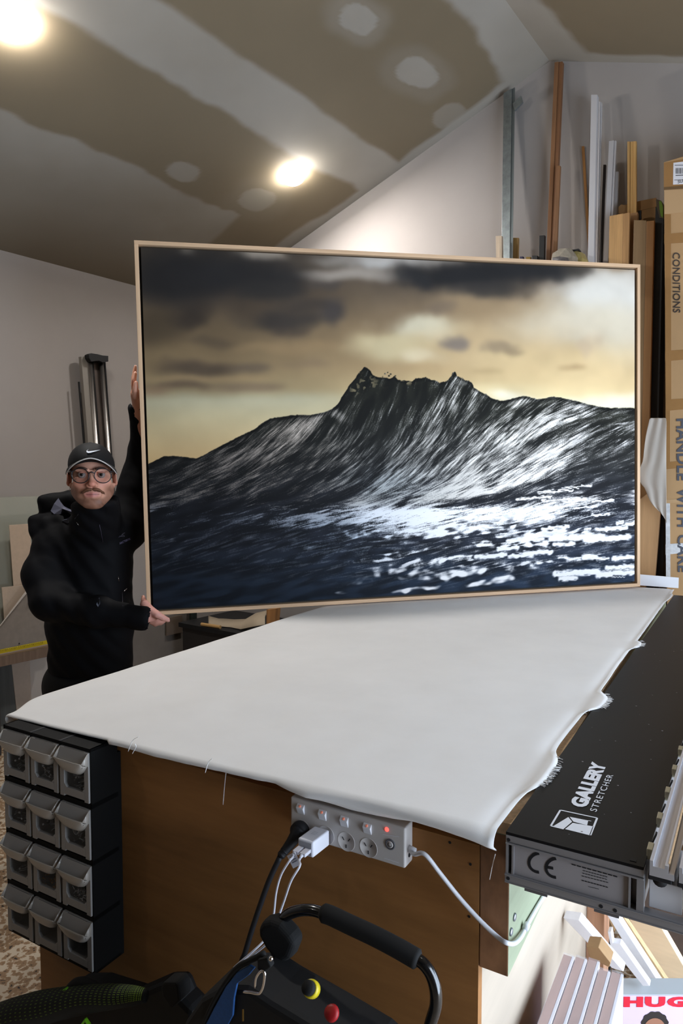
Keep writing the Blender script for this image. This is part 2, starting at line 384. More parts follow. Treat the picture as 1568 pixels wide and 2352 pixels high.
    def add(u, v, ru, rv, val, rot=0.):
        nonlocal cov
        c, s = np.cos(np.radians(rot)), np.sin(np.radians(rot))
        X = (U-u)*c-(V-v)*s; Y = (U-u)*s+(V-v)*c
        m = 1-ss(.25, 1.3, np.sqrt((X/ru)**2+(Y/rv)**2))
        cov = cov+(val-cov)*m
    add(520, 1090, 260, 70, -.30, 24); add(640, 1020, 90, 40, .35, 40); add(700, 985, 60, 24, .5, 42); add(480, 1080, 110, 30, .0, 25); add(800, 1040, 120, 60, -.25, 50); add(720, 1120, 120, 26, -.55, 25)
    add(900, 910, 130, 50, -1.5); add(870, 980, 60, 70, -.9, 62); add(800, 900, 20, 30, -.9); add(770, 955, 14, 30, .5, 58); add(940, 1060, 190, 50, .12, 50); add(900, 1130, 170, 30, .45, 22); add(1000, 1000, 90, 60, -.45, 58)
    add(1050, 890, 26, 30, .35, 62); add(1075, 905, 40, 14, -.9, -35); add(1010, 960, 110, 26, -.05, 60); add(1120, 960, 60, 40, -.7, 50); add(1110, 1040, 150, 40, .35, 42); add(1060, 1110, 170, 26, .75, 24); add(1210, 1000, 190, 26, .55, 34); add(1300, 960, 150, 26, .45, 24); add(1240, 1060, 150, 22, .85, 28)
    add(1200, 928, 70, 10, .0, 15); add(1430, 985, 70, 30, -.75, 24); add(1410, 1070, 90, 60, -1.0, 22); add(1330, 1040, 60, 14, -.2, 28); add(1440, 1030, 50, 12, .0, 24); add(1400, 1130, 110, 34, -.95, 10)
    add(1120, 1125, 200, 22, 1.0, 14); add(1230, 1095, 120, 14, .9, 22)
    add(560, 1160, 260, 12, -.75, 6); add(480, 1215, 190, 40, -.55, 10); add(420, 1285, 130, 20, -.35, 16); add(440, 1340, 220, 60, -1.45); add(620, 1270, 160, 60, -.95, 10); add(700, 1205, 130, 20, .1, 6)
    add(980, 1190, 260, 22, 1.35); add(1000, 1225, 220, 30, 1.15, 3); add(840, 1200, 110, 14, .55, 4); add(820, 1250, 120, 26, .0, 6); add(1200, 1190, 170, 30, 1.1, 4); add(1300, 1165, 100, 16, .9, 8)
    add(960, 1265, 150, 14, .15, 5); add(1130, 1262, 110, 12, .2, 3); add(1380, 1180, 70, 26, -.5); add(760, 1330, 160, 40, -1.3, 8)
    near = ss(1195, 1250, V+(U-900)*.03+(fbm(20, 30, 3)-.5)*60)           # out of focus foreground
    crest = np.exp(-((V-edge-3)/4.)**2)
    x = n*(.50+.16*ss(700, 1000, U))+patch*.20+patch2*.16+cov*1.15
    light = np.clip(ss(-1.0, 1.75, x)*1.08, 0, 1)
    light = light+(ss(-.45, 1.0, x+.05)-light)*ss(1150, 1180, V)
    # blurred foreground: big soft glints
    big = norm(lic(blur(rng.random((NV, NU)), 7).astype(np.float32), 34)); 
    gl = cov*1.0-.35+(-1.7-cov*1.0)*ss(1225, 1300, V)
    for (u, v, ru, rv, val, rot) in [(1000, 1300, 180, 22, .2, 6), (900, 1330, 130, 16, .3, 12), (1060, 1325, 150, 18, .6, 8), (960, 1362, 110, 10, .7, 8), (1200, 1310, 160, 14, .3, 4), (1130, 1345, 110, 12, .5, 8), (1270, 1235, 170, 18, .9, 2), (1180, 1260, 150, 12, .3, 2), (790, 1370, 50, 8, .0, 8), (1330, 1290, 120, 14, -.3, 3), (880, 1290, 120, 14, -.1, 8), (500, 1380, 160, 20, -2., 6), (1300, 1362, 200, 9, -2.6, 2), (700, 1392, 330, 14, -2.4, 3)]:
        c, s = np.cos(np.radians(rot)), np.sin(np.radians(rot)); X = (U-u)*c-(V-v)*s; Y = (U-u)*s+(V-v)*c
        m = 1-ss(.3, 1.3, np.sqrt((X/ru)**2+(Y/rv)**2)); gl = gl+(val-gl)*m
    mid = norm(lic(blur(rng.random((NV, NU)), 3).astype(np.float32), 15))
    lb = ss(-.30, 1.15, big*.45+mid*.50+gl*1.1-.05); lb2 = ss(-.35, .85, mid*.55+n2*.35+n0*.2+gl*1.0-.08)
    k = ss(1290, 1350, V); lb = lb*k+lb2*(1-k)
    fine = ss(.1, 2.0, n2*.6+n0*.5+mid*.3+gl*.25+.6)*.40
    light = light*(1-near)+np.maximum(lb, fine*ss(1380, 1280, V))*near
    keep = fbm(120, 220, 2)
    # individual bokeh discs drawn out sideways
    for (u, v, l, r) in [(1410, 1222, 34, 6), (1455, 1211, 10, 5), (1430, 1208, 6, 4), (1300, 1258, 22, 6), (1360, 1288, 14, 7), (1390, 1292, 12, 5), (1330, 1325, 50, 8), (1420, 1326, 40, 9), (1310, 1338, 18, 6), (1430, 1312, 30, 6), (1355, 1222, 6, 3), (1400, 1245, 50, 9), (1330, 1242, 60, 8), (1240, 1278, 30, 7), (1130, 1285, 34, 6), (1200, 1285, 26, 6), (1440, 1290, 24, 7), (1210, 1248, 40, 6), (1280, 1220, 30, 4), (1170, 1268, 22, 6),
                         (1280, 1135, 40, 2.6), (1330, 1125, 34, 2), (1390, 1158, 24, 3), (1350, 1173, 26, 3), (1230, 1150, 40, 3), (1300, 1155, 50, 4), (1385, 1190, 20, 3), (1240, 1175, 60, 4)]:
        wv = (keep-.5)*9; X = np.clip((U-u), -l, l); d = np.hypot(U-u-X, V-v+(U-u)*.06+wv)
        light = np.maximum(light, (1-ss(r*.45, r+1.5, d))*.97)
    kx = np.clip((U-350)/1100, 0, 1)
    dark = np.stack([np.interp(V, [850, 960, 1060, 1170, 1250, 1345], c) for c in ((27, 30, 34, 30, 32, 34), (27, 30, 34, 32, 36, 44), (20, 25, 33, 38, 45, 58))], -1)*(.58+.62*kx)[..., None]
    lt = np.stack([np.interp(U, [330, 520, 700, 850, 1000, 1200, 1460], c) for c in ((112, 138, 184, 178, 214, 246, 250), (106, 128, 172, 174, 208, 238, 244), (100, 120, 160, 168, 200, 228, 240))], -1)
    lo = np.stack([np.interp(U, [330, 520, 760, 850, 1000, 1460], c) for c in ((112, 96, 176, 236, 250, 255), (114, 100, 178, 234, 248, 252), (120, 110, 184, 236, 248, 250))], -1)
    m = ss(1150, 1185, V)[..., None]; lt = lt*(1-m)+lo*m
    m = (np.exp(-((U-430)/150)**2)*ss(1300, 1340, V))[..., None]; lt = lt*(1-.65*m)
    bl = (np.exp(-((U-760)/160)**2-((V-1250)/60)**2)+.7*np.exp(-((U-880)/120)**2-((V-1120)/50)**2))*.5
    lt = lt*(1-bl[..., None]*np.array([.22, .10, 0.]))
    lt = lt*(1-.35*np.clip(patch, -.5, .8)[..., None]*ss(1160, 1000, V)[..., None]*.6)
    water = dark*(1+.25*np.clip(n3, -1, 1)[..., None])*(1-light[..., None])+lt*light[..., None]
    water = water*(1-(.5*crest*ss(1170, 1000, V))[..., None])
    img = sky*(1-sea[..., None])+water*sea[..., None]
    hs = np.clip(hol, 0, 1)[..., None]*.55
    img = img*(1-hs)+np.array([206, 184, 140.])*hs
    # small signature in the corner
    sg = (1-ss(.5, 1.3, np.abs(V-1335-.8*np.sin(U*.9))))*ss(1412, 1416, U)*ss(1444, 1440, U)
    img = img*(1-sg[..., None]*.8)+245*sg[..., None]*.8
    return lin(np.clip(img, 0, 255)/255.)[::-1]

# =====================================================================
# numpy noise
# =====================================================================
def vnoise(x, y, seed=0):
    """smooth value noise at arbitrary coordinates"""
    x = np.asarray(x, float); y = np.asarray(y, float)
    xi = np.floor(x).astype(np.int64); yi = np.floor(y).astype(np.int64); fx = x-xi; fy = y-yi
    fx = fx*fx*(3-2*fx); fy = fy*fy*(3-2*fy)
    def hsh(i, j):
        h = (i*374761393+j*668265263+seed*974711) & 0x7fffffff; h = ((h ^ (h >> 13))*1274126177) & 0x7fffffff
        return ((h ^ (h >> 16)) & 0xffff)/65535.
    return (hsh(xi, yi)*(1-fx)+hsh(xi+1, yi)*fx)*(1-fy)+(hsh(xi, yi+1)*(1-fx)+hsh(xi+1, yi+1)*fx)*fy
def vfbm(x, y, seed=0, octs=4):
    o = 0; a = 1; t = 0
    for k in range(octs): o = o+a*vnoise(np.asarray(x)*2**k, np.asarray(y)*2**k, seed+k); t += a; a *= .5
    return o/t
def sstep(e0, e1, x): t = np.clip((x-e0)/(e1-e0), 0, 1); return t*t*(3-2*t)

# =====================================================================
# room shell
# =====================================================================
M_wall = mat('wall_paint', rgb(166, 159, 154), .75, noise=(1.6, .04), spec=.25, bump=(180, .03))
M_concrete = None
def floor_material():
    m = bpy.data.materials.new('ground_concrete'); m.use_nodes = True; N, L = m.node_tree.nodes, m.node_tree.links; P = N['Principled BSDF']
    tc = N.new('ShaderNodeTexCoord'); wn = N.new('ShaderNodeTexNoise'); wn.inputs['Scale'].default_value = 55; L.new(tc.outputs['Object'], wn.inputs['Vector'])
    mx = N.new('ShaderNodeMixRGB'); mx.inputs[0].default_value = .03; L.new(tc.outputs['Object'], mx.inputs[1]); L.new(wn.outputs['Color'], mx.inputs[2])
    vo = N.new('ShaderNodeTexVoronoi'); vo.inputs['Scale'].default_value = 50; L.new(mx.outputs[0], vo.inputs['Vector'])
    n2 = N.new('ShaderNodeTexNoise'); n2.inputs['Scale'].default_value = 48; L.new(tc.outputs['Object'], n2.inputs['Vector'])
    mu = N.new('ShaderNodeMath'); mu.operation = 'ADD'; L.new(vo.outputs['Distance'], mu.inputs[0]); mz = N.new('ShaderNodeMath'); mz.operation = 'MULTIPLY'; mz.inputs[1].default_value = .75; L.new(n2.outputs[0], mz.inputs[0]); L.new(mz.outputs[0], mu.inputs[1])
    rp = N.new('ShaderNodeValToRGB'); L.new(mu.outputs[0], rp.inputs[0]); e = rp.color_ramp.elements
    e[0].color = rgb(30, 24, 19); e[0].position = .515; e[1].color = rgb(124, 97, 70); e[1].position = .55
    x = e.new(.9); x.color = rgb(146, 118, 88); x = e.new(.97); x.color = rgb(190, 176, 156)
    L.new(rp.outputs[0], P.inputs['Base Color']); P.inputs['Roughness'].default_value = .5; return m
M_floor = floor_material()
f = MB().xyz(XW-.2, XE+.2, YS-.2, YN+.2, -.1, 0).build('floor', M_floor); struct(f)

APX = np.array([-1.374, 3.8, 3.789]); EAV = np.array([-4.005, 3.8, 2.859])
SLOPE = (APX[2]-EAV[2])/(APX[0]-EAV[0])
def roof_z(x): return APX[2]-abs(x-APX[0])*SLOPE
NL = np.cross(APX-EAV, [0, 1, 0.]); NL /= np.linalg.norm(NL)
def on_west_slope(u, v): return on_plane(u, v, EAV, NL)

def gable(name, y0, y1):
    p = [(XW-.15, y0, 0), (XE+.15, y0, 0), (XE+.15, y0, roof_z(XE)+.0), (APX[0], y0, APX[2]+.05), (XW-.15, y0, roof_z(XW))]
    return struct(MB().prism(p, (0, y1-y0, 0)).build(name, M_wall))
gable('wall_north', YN, YN+.15); gable('wall_south', YS-.15, YS)
struct(MB().xyz(XW-.15, XW, YS, YN, 0, roof_z(XW)+.03).build('wall_west', M_wall))
struct(MB().xyz(XE, XE+.15, YS, DOOR_Y0, 0, roof_z(XE)+.03).xyz(XE, XE+.15, DOOR_Y1, YN, 0, roof_z(XE)+.03).xyz(XE, XE+.15, DOOR_Y0, DOOR_Y1, DOOR_Z, roof_z(XE)+.03).build('wall_east', M_wall))
M_steel = mat('galvanised', rgb(150, 158, 160), .38, metal=.85, noise=(30, .2))
struct(MB().xyz(XE-.02, XE+.0, DOOR_Y0-.06, DOOR_Y0, 0, DOOR_Z+.06).xyz(XE-.02, XE, DOOR_Y1, DOOR_Y1+.06, 0, DOOR_Z+.06).xyz(XE-.02, XE, DOOR_Y0-.06, DOOR_Y1+.06, DOOR_Z, DOOR_Z+.06).build('door_1', M_steel))

# ceiling: unpainted plasterboard with flushed joints and patches of jointing compound (their colour, not light)
def ceiling_colors(X, Y, west):
    """albedo of board paper and jointing compound"""
    d = np.abs(X-APX[0])*math.hypot(1, SLOPE)          # distance down the slope from the ridge
    w1 = (vfbm(Y*2.2, d*2.2, 3)-.5); w2 = (vfbm(Y*7, d*7, 9)-.5)
    plaster = np.zeros_like(X)
    def put(m): nonlocal plaster; plaster = np.maximum(plaster, m)
    put(1-sstep(.20, .25, d+w1*.16+w2*.05))                                   # ridge
    put(1-sstep(.06, .10, (YN-Y)+w1*.16+w2*.04))                              # joint with the gable wall
    if west:
        def dn(u, v): return abs(on_west_slope(u, v)[0]-APX[0])*math.hypot(1, SLOPE)
        e0 = (dn(415, 0)+dn(905, 378))/2; e1 = (dn(235, 80)+dn(820, 440))/2
        put(sstep(e0-.015, e0+.02, d+w1*.06+w2*.03)*(1-sstep(e1-.02, e1+.03, d+w1*.10+w2*.04)))
        e2 = dn(545, 492)
        yb = on_west_slope(545, 495)[1]
        band = sstep(e2-.01, e2+.02, d+w1*.14+w2*.05)*(1-.55*sstep(e2+.42, e2+1.0, d+w1*.4))*(.62+.2*w1)
        band = band*(1-sstep(yb-.02, yb+.03, Y+w1*.05+(d-e2)*-.05))
        put(band)
        def patch(u, v, ru, rv, s=1., halo=.45, rot=0.):
            nonlocal plaster
            p = on_west_slope(u, v); dp = dn(u, v); dx = Y-p[1]; dy = d-dp
            c, sn = math.cos(rot), math.sin(rot); a = dx*c-dy*sn; b = dx*sn+dy*c
            q = (np.abs(a/ru)**2.6+np.abs(b/rv)**2.6)**(1/2.6)+w2*.5
            put(s*(1-sstep(.9, 1.08, q))); put(halo*(1-sstep(1.4, 2.2, q+w1*.8)))
        patch(822, 38, .11, .07, .8, .30, .2); patch(957, 165, .15, .075, .85, .22, .1); patch(1030, 264, .11, .085, .5, 0); patch(421, 391, .10, .075, .6, 0.); patch(590, 455, .13, .10, .5, .1)
        # a board end shows bare below the butt joint
    else:
        for (y, dd, r) in ((3.05, 1.0, .1), (2.1, .9, .11), (1.0, 1.0, .1)):
            q = np.hypot((Y-y)/r, (d-dd)/(r*.7))+w2*.4; put(1-sstep(.9, 1.1, q)); put(.4*(1-sstep(1.5, 2.4, q)))
    plaster = np.clip(plaster*(.86+.5*w1), 0, 1)
    board = np.array([s2l(126), s2l(113), s2l(92)]); pl = np.array([s2l(164), s2l(158), s2l(148)])
    mott = (.94+.16*vfbm(Y*3, d*3, 21))[..., None]
    c = (board*(1-plaster[..., None])+pl*plaster[..., None])*mott
    return c
M_ceil = mat_attr('plasterboard', 'Col', .8, .2)
def slope_mesh(x0, x1, nx, west):
    xs = np.linspace(x0, x1, nx); ys = np.linspace(YS-.1, YN+.05, 560)
    X, Y = np.meshgrid(xs, ys, indexing='ij'); Z = APX[2]-np.abs(X-APX[0])*SLOPE
    return np.stack([X, Y, Z], -1).reshape(-1, 3), ceiling_colors(X, Y, west).reshape(-1, 3), grid_quads(nx, 560)
v1, c1, q1 = slope_mesh(XW-.1, APX[0], 260, True); v2, c2, q2 = slope_mesh(APX[0], XE+.1, 120, False)
ceil = fast_mesh('ceiling', np.concatenate([v1, v2]), np.concatenate([q1, q2+len(v1)]), M_ceil, color=np.concatenate([c1, c2]), smooth=False); struct(ceil)
q = ceil.modifiers.new('thick', 'SOLIDIFY'); q.thickness = .012; q.offset = 1
# make sure the thickness goes upwards (away from the room)
if ceil.data.polygons[0].normal.z < 0: q.offset = 1
else: q.offset = -1
if ceil.data.polygons[0].normal.z > 0: q.offset = 1

# perforated metal ridge bead showing through the jointing
M_bead = mat('bead_metal', rgb(120, 122, 122), .5, metal=.4)
bead = MB(); p0 = on_west_slope(1207, 22); p1 = on_west_slope(1256, 94)
for k in range(9):
    c = p0+(p1-p0)*k/8; c[2] -= .002
    for s_ in (-.012, .012):
        bead.box(c+np.array([s_-.004, -.012, s_*SLOPE-.001]), (.008, 0, .008*SLOPE), (0, .024, 0), (0, 0, -.0015))
bd = bead.build('trim_1', M_bead); struct(bd)

# ceiling lamps: white ring + bright opal diffuser
M_white_plastic = mat('white_plastic', rgb(222, 220, 216), .4)
def lamp(x, y, label, strength, key):
    z = roof_z(x); n = np.array([SLOPE*(1 if x < APX[0] else -1), 0, -1.]); n /= np.linalg.norm(n); c = np.array([x, y, z])
    t = thing('ceiling_lamp', label, 'lamp', c, 'round lamps on the sloping ceiling')
    MB().lathe(c, n, [(.080, -.004), (.084, 0), (.084, .008), (.078, .010)], 36).build('lamp_ring', M_white_plastic, t, True)
    m = mat('diffuser_'+key, rgb(255, 255, 255), .5, emit=((1, .965, .92, 1), strength))
    pr = [(.076*math.cos(a), .008+.066*math.sin(a)) for a in np.linspace(0, math.pi/2*.98, 8)]
    MB().lathe(c, n, pr, 32).build('lamp_diffuser', m, t, True)
    if key == 'west':
        ld = bpy.data.lights.new('lamp_light', 'AREA'); ld.shape = 'DISK'; ld.size = .13; ld.energy = DOWN; ld.color = (1, .97, .94)
        lo = bpy.data.objects.new('lamp_light', ld); COL.objects.link(lo); lo.location = Vector(c+n*.080); lo.rotation_euler = Vector(-n).to_track_quat('Z', 'Y').to_euler()
p = on_west_slope(672, 395); lamp(p[0], p[1], 'glowing round lamp on the sloping ceiling close to the gable wall', LAMP, 'west')
p2_ = on_west_slope(40, 35); lamp(p[0], p2_[1], 'glowing round lamp on the ceiling farther from the gable wall', LAMP, 'west')
lamp(p[0], -1.4, 'unseen round fill lamp added on the west ceiling slope behind the photographer', FILL_SOUTH, 'south')  # added out of view as fill for the faces turned south
for k, y in enumerate((1.5,)):
    lamp(2*APX[0]-p[0], y, 'round lamp midway along the east ceiling slope', LAMP_EAST, 'east')

# =====================================================================
# the framed print
# =====================================================================
M_oak = wood('oak_moulding', rgb(214, 178, 142), 5, (1, 1, .05), .14, .5)
M_oakh = wood('oak_moulding_rail', rgb(214, 178, 142), 5, (.05, .05, 1), .14, .5)
M_black = mat('black_board', rgb(18, 17, 17), .6)
_az, _ti, _ro = .20942217, .00746751, -.01972846
FW, FH, FD = 2.18057067, 1.45211426, .045
_u = np.array([-math.cos(_az), -math.sin(_az), 0]); _n = np.array([math.sin(_az), -math.cos(_az), 0])
_v = math.cos(_ti)*UPZ-math.sin(_ti)*_n
F_l = to_room(math.cos(_ro)*_u+math.sin(_ro)*_v)         # along the bottom rail, from the bench end to the person
F_u = to_room(math.cos(_ro)*_v-math.sin(_ro)*_u)         # up
F_n = np.cross(F_u, F_l); F_n = F_n if np.dot(F_n, to_room(_n)) > 0 else -F_n     # towards the viewer
F_o = to_room(np.array([1.368341, 3.16956831, CZ-.52+.008]))   # lower corner at the bench end
def FP(l, h, d=0.): return F_o+F_l*l+F_u*h+F_n*d
fr = thing('framed_print', 'large oak framed photographic print of a breaking sea wave, held upright on the bench', 'picture', FP(FW/2, 0, -FD/2))
ww = .0145
def rail(l0, h0, l1, h1, name='frame_rail', m=M_oak):
    b = MB().box(FP(l0, h0, 0), F_l*(l1-l0), F_u*(h1-h0), -F_n*FD); return b.build(name, m, fr, bevel=.001)
rail(0, 0, FW, ww, m=M_oakh); rail(0, FH-ww, FW, FH, m=M_oakh); rail(0, ww, ww, FH-ww); rail(FW-ww, ww, FW, FH-ww)
MB().box(FP(ww, ww, -FD+.004), F_l*(FW-2*ww), F_u*(FH-2*ww), F_n*.006).build('backing_board', M_black, fr)
gp = .009
# black canvas return (sides) and the print itself
MB().box(FP(ww+gp, ww+gp, -.010), F_l*(FW-2*ww-2*gp), F_u*(FH-2*ww-2*gp), -F_n*.024).build('canvas_edge', M_black, fr)
art = paint_wave()
NVv, NUu = art.shape[:2]
L0, H0 = ww+gp, ww+gp; LW, HH = FW-2*L0, FH-2*H0
ii, jj = np.meshgrid(np.linspace(0, 1, NVv), np.linspace(1, 0, NUu), indexing='ij')
P = F_o+F_l*(L0+LW*jj)[..., None]+F_u*(H0+HH*ii)[..., None]+F_n*-.0085
M_print = mat_attr('printed_canvas', 'Col', .6, .10)
fast_mesh('print', P.reshape(-1, 3), grid_quads(NVv, NUu), M_print, fr, smooth=False, color=art.reshape(-1, 3)*1.0)

# =====================================================================
# workbench
# =====================================================================
M_ply = mat('plywood', rgb(142, 98, 56), .5, noise=(3.5, .36, (.35, 1, 2.6)), spec=.3, bump=(60, .03))
M_plyl = mat('pale_plywood', rgb(178, 164, 147), .55, noise=(5, .10, (1, .25, 2.4)), spec=.3)
M_chip = mat('chipboard', rgb(216, 182, 142), .7, noise=(120, .2))
M_timber = mat('end_grain', rgb(132, 92, 62), .6, noise=(16, .5, (1, 1, .5)))
M_green = mat('treated_pine', rgb(140, 148, 122), .6, noise=(22, .16, (1, .07, 1)))
TL = 2.50
bench = thing('workbench', 'long plywood workbench with a timber edge beam under white canvas', 'workbench', W(TL/2, -.6, 0))
EXT = -1.205
b = MB()
b.hexa([W(.032, EXT+.06, top_z(EXT)-.024), W(.032, .004, TZ-.024), W(TL, .004, TZ-.024), W(TL, EXT+.06, top_z(EXT)-.024),
        W(.032, EXT+.06, top_z(EXT)-.006), W(.032, .003, TZ-.006), W(TL, .003, TZ-.006), W(TL, EXT+.06, top_z(EXT)-.006)])
b.build('bench_top', M_chip, bench)
def under(b_): return top_z(b_)-.0245
MB().bx(.030, .048, -1.112, -.051, 0, under(-1.1)).build('end_panel', M_ply, bench)
MB().bx(.048, .95, -.069, -.051, 0, TZ-.2).build('side_panel', M_plyl, bench)
MB().bx(2.2, 2.218, -1.112, -.051, 0, under(-1.1)).build('end_panel', M_ply, bench)
mb = MB(); mb.m(M_green).bx(.030, TL-.05, -.0505, -.004, TZ-.245, TZ-.0245)
bm_ = mb.build('edge_beam', None, bench, bevel=.002)
bm_.data.materials.append(M_timber)
for pl in bm_.data.polygons:
    if abs(np.dot(np.array(pl.normal), TA)) > .9: pl.material_index = 1
# pale post where the side panel stops
MB().bx(.93, 1.02, -.050, -.006, 0, TZ-.246).build('leg', wood('post_wood', rgb(196, 150, 120), 4), bench)
MB().bx(2.1, 2.18, -1.1, -1.0, 0, under(-1.1)).build('leg', wood('post_wood', rgb(196, 150, 120), 4), bench)
# bolt heads on the beam
M_zinc = mat('zinc', rgb(150, 155, 165), .35, metal=.9)
for (u, v) in ((1180, 2106), (1172, 2140)):
    p = w_b(u, v, -.004); MB().lathe(p, TR, [(.0062, 0), (.0062, .002), (.004, .003)], 14).build('bolt', M_zinc, bench, True)
for (u, v) in ((1077, 2105), (1033, 1935), (1080, 1985)):
    p = w_a(u, v, .030); MB().lathe(p, -TA, [(.0022, 0), (.0022, .0006)], 10).build('screw', M_black, bench)

# canvas over the bench
M_cloth = mat('canvas_cloth', rgb(241, 239, 237), .85, noise=(5, .03), spec=.15, bump=(600, .04))
ns, nt = 150, 240
cl = thing('canvas_sheet', 'off white canvas sheet spread over the workbench top with frayed edges', 'cloth', W(TL/2, -.6, TZ))
S = []
def b_east(a): 
    base = -.012+.016*a+.010*(vfbm(a*5, 3.3, 5)-.5)
    for (a0, w_, d_) in ((.66, .07, .030), (1.28, .05, .022), (.22, .09, .022), (2.25, .1, .012)):
        base += d_*math.exp(-((a-a0)/w_)**4)
    return base
def a_front(bf): return -.004+.004*bf-.012*math.sin(3.0*bf+.4)*.4        # bf 0..1 west..east
nb, na = 120, 220
drop_front = [(-.012, .000), (-.008, .004), (0, .0)]
rows = []
av = list(np.linspace(0, 1, na))
for i in range(na):
    row = []
    a = TL*av[i]
    for j in range(nb):
        t = j/(nb-1); be = b_east(a); bw = EXT+.004*math.sin(a*4)+.058*math.exp(-(a/.07)**2)
        bb = bw+(be-bw)*t
        a2 = a_front(t)+(TL-.02-a_front(t))*av[i]
        z = top_z(bb)+.003+.0016*(vfbm(bb*5, a2*4, 31)-.5)*2+.0010*(vfbm(bb*16+a2*5, a2*9, 37)-.5)
        de = be-bb; z += -.0045*math.exp(-(de/.020)**2)
        over = bb-(.002+.016*a2); z = z+(max(z, TZ+.0065)-z)*min(max((over+.022)/.014, 0), 1)
        row.append(W(a2, bb, z))
    rows.append(row)
rows = np.array(rows)
# front skirt: rolls over the edge and hangs; hem heights follow the real cloth
hem_px = [(54, 1664), (159, 1692), (204, 1702), (268, 1714), (319, 1730), (383, 1744), (500, 1772), (560, 1786), (634, 1802), (675, 1821), (712, 1835), (758, 1851), (804, 1867), (850, 1879), (895, 1888), (941, 1894), (1000, 1906), (1072, 1930), (1120, 1952), (1149, 1964), (1160, 1960)]
hem_b = []; hem_z = []
for u, v in hem_px:
    q_ = w_inv(w_a(u, v, -.010)); hem_b.append(q_[1]); hem_z.append(q_[2])
front = []
for k in range(14):
    row = []
    for j in range(nb):
        t = j/(nb-1); p = rows[0][j].copy()
        pb_ = w_inv(p); hem_ = np.interp(pb_[1], hem_b, hem_z); hem_ = max(hem_, 1.0075) if pb_[1] < -.82 else hem_
        hang = max(.008, pb_[2]-hem_+.0025*(vfbm(t*40, 1.2, 3)-.5))
        bulge = min(.016+.006*math.sin(t*14)+.006*math.exp(-((t-.7)/.12)**2), hang*.8)
        s_ = (k+1)/14.
        an = min(s_*1.6, 1)*math.pi/2
        out = bulge*math.sin(an)-.016*max(0, s_-.6)/.4
        dz = -bulge*.8*(1-math.cos(an))-(hang-bulge*.8)*max(0, s_-.45)/.55
        row.append(p-TA*out+UPZ*dz)
    front.append(row)
full = np.concatenate([np.array(front)[::-1], rows])
# west skirt
west = []
for k in range(8):
    s_ = (k+1)/8.; an = min(s_*1.6, 1)*math.pi/2
    base = full[:, 0].copy(); 
    out = .012*math.sin(an)-.010*max(0, s_-.6)/.4; dz = -.010*(1-math.cos(an))-.030*max(0, s_-.45)/.55
    keep = np.ones(len(base)); keep[:14] = np.linspace(.25, 1, 14)
    west.append(base-TR*out+UPZ*(dz*keep)[:, None])
full = np.concatenate([np.stack(west[::-1], 1), full], 1)
o = MB().grid(full).build('cloth', M_cloth, cl, True, solid=-.0016)
# loose threads hanging from the hem and frayed corners
def thread(px, a, r=.0007, name='thread'):
    MB().tube(spline([w_a(u, v, aa) for (u, v), aa in zip(px, np.linspace(a[0], a[1], len(px)))], 16), r, 5).build(name, M_cloth, cl, True)
thread([(318, 1692), (304, 1702), (294, 1726)], (-.03, -.028)); thread([(310, 1708), (312, 1716), (304, 1731)], (-.03, -.028)); thread([(487, 1742), (478, 1752), (471, 1775)], (-.03, -.028))
thread([(519, 1774), (516, 1800), (512, 1848)], (-.005, .018)); thread([(1137, 1962), (1130, 1990), (1124, 2020)], (-.012, .022), .0006)
fray = MB()
for k in range(150):
    a = rnd.choice((.66, .22, 1.28, .2, .65))+rnd.gauss(0, .03); be = b_east(a)+.002
    p = W(a, be-.004, TZ+.006); q_ = W(a+rnd.gauss(0, .005), be+rnd.uniform(.003, .010), TZ+.0055+rnd.uniform(0, .002)); fray.tube([p, (p+q_)/2+UPZ*.001, q_], .0004, 4)
fo = fray.build('frayed_edge', M_cloth, cl); fo['kind'] = 'stuff'

# =====================================================================
# stretching machine beside the bench
# =====================================================================
M_mblack = mat('black_laminate', rgb(14, 14, 17), .45, noise=(40, .12), spec=.3)
M_alu = mat('grey_aluminium', rgb(160, 158, 160), .45, metal=.55)
M_alud = mat('dark_aluminium', rgb(118, 116, 118), .45, metal=.5)
M_alul = mat('bright_aluminium', rgb(214, 214, 220), .35, metal=.6)
M_print_white = mat('white_ink', rgb(232, 234, 240), .5)
M_ink = mat('black_ink', rgb(24, 24, 28), .6)
M_cream = mat('cream_plastic', rgb(206, 200, 176), .5)
MBK = .262
machine = thing('canvas_stretcher', 'black topped canvas stretching machine in grey aluminium frame along the bench edge', 'machine', W(1.2, .1, .96))
def eb(a): return .002+.016*a          # edge of the machine along the bench
TT = TZ+.004
MB().hexa([W(-.012, eb(0), TT-.004), W(-.012, .186, TT-.004), W(2.3, .235, TT-.004), W(2.3, eb(2.3), TT-.004), W(-.012, eb(0), TT), W(-.012, .186, TT), W(2.3, .235, TT), W(2.3, eb(2.3), TT)]).build('top_plate', M_mblack, machine)
MB().hexa([W(.004, eb(0)+.003, TT-.07), W(.004, .184, TT-.07), W(2.28, .23, TT-.07), W(2.28, eb(2.3)+.003, TT-.07), W(.004, eb(0)+.003, TT-.0042), W(.004, .184, TT-.0042), W(2.28, .23, TT-.0042), W(2.28, eb(2.3)+.003, TT-.0042)]).build('body', M_alud, machine)
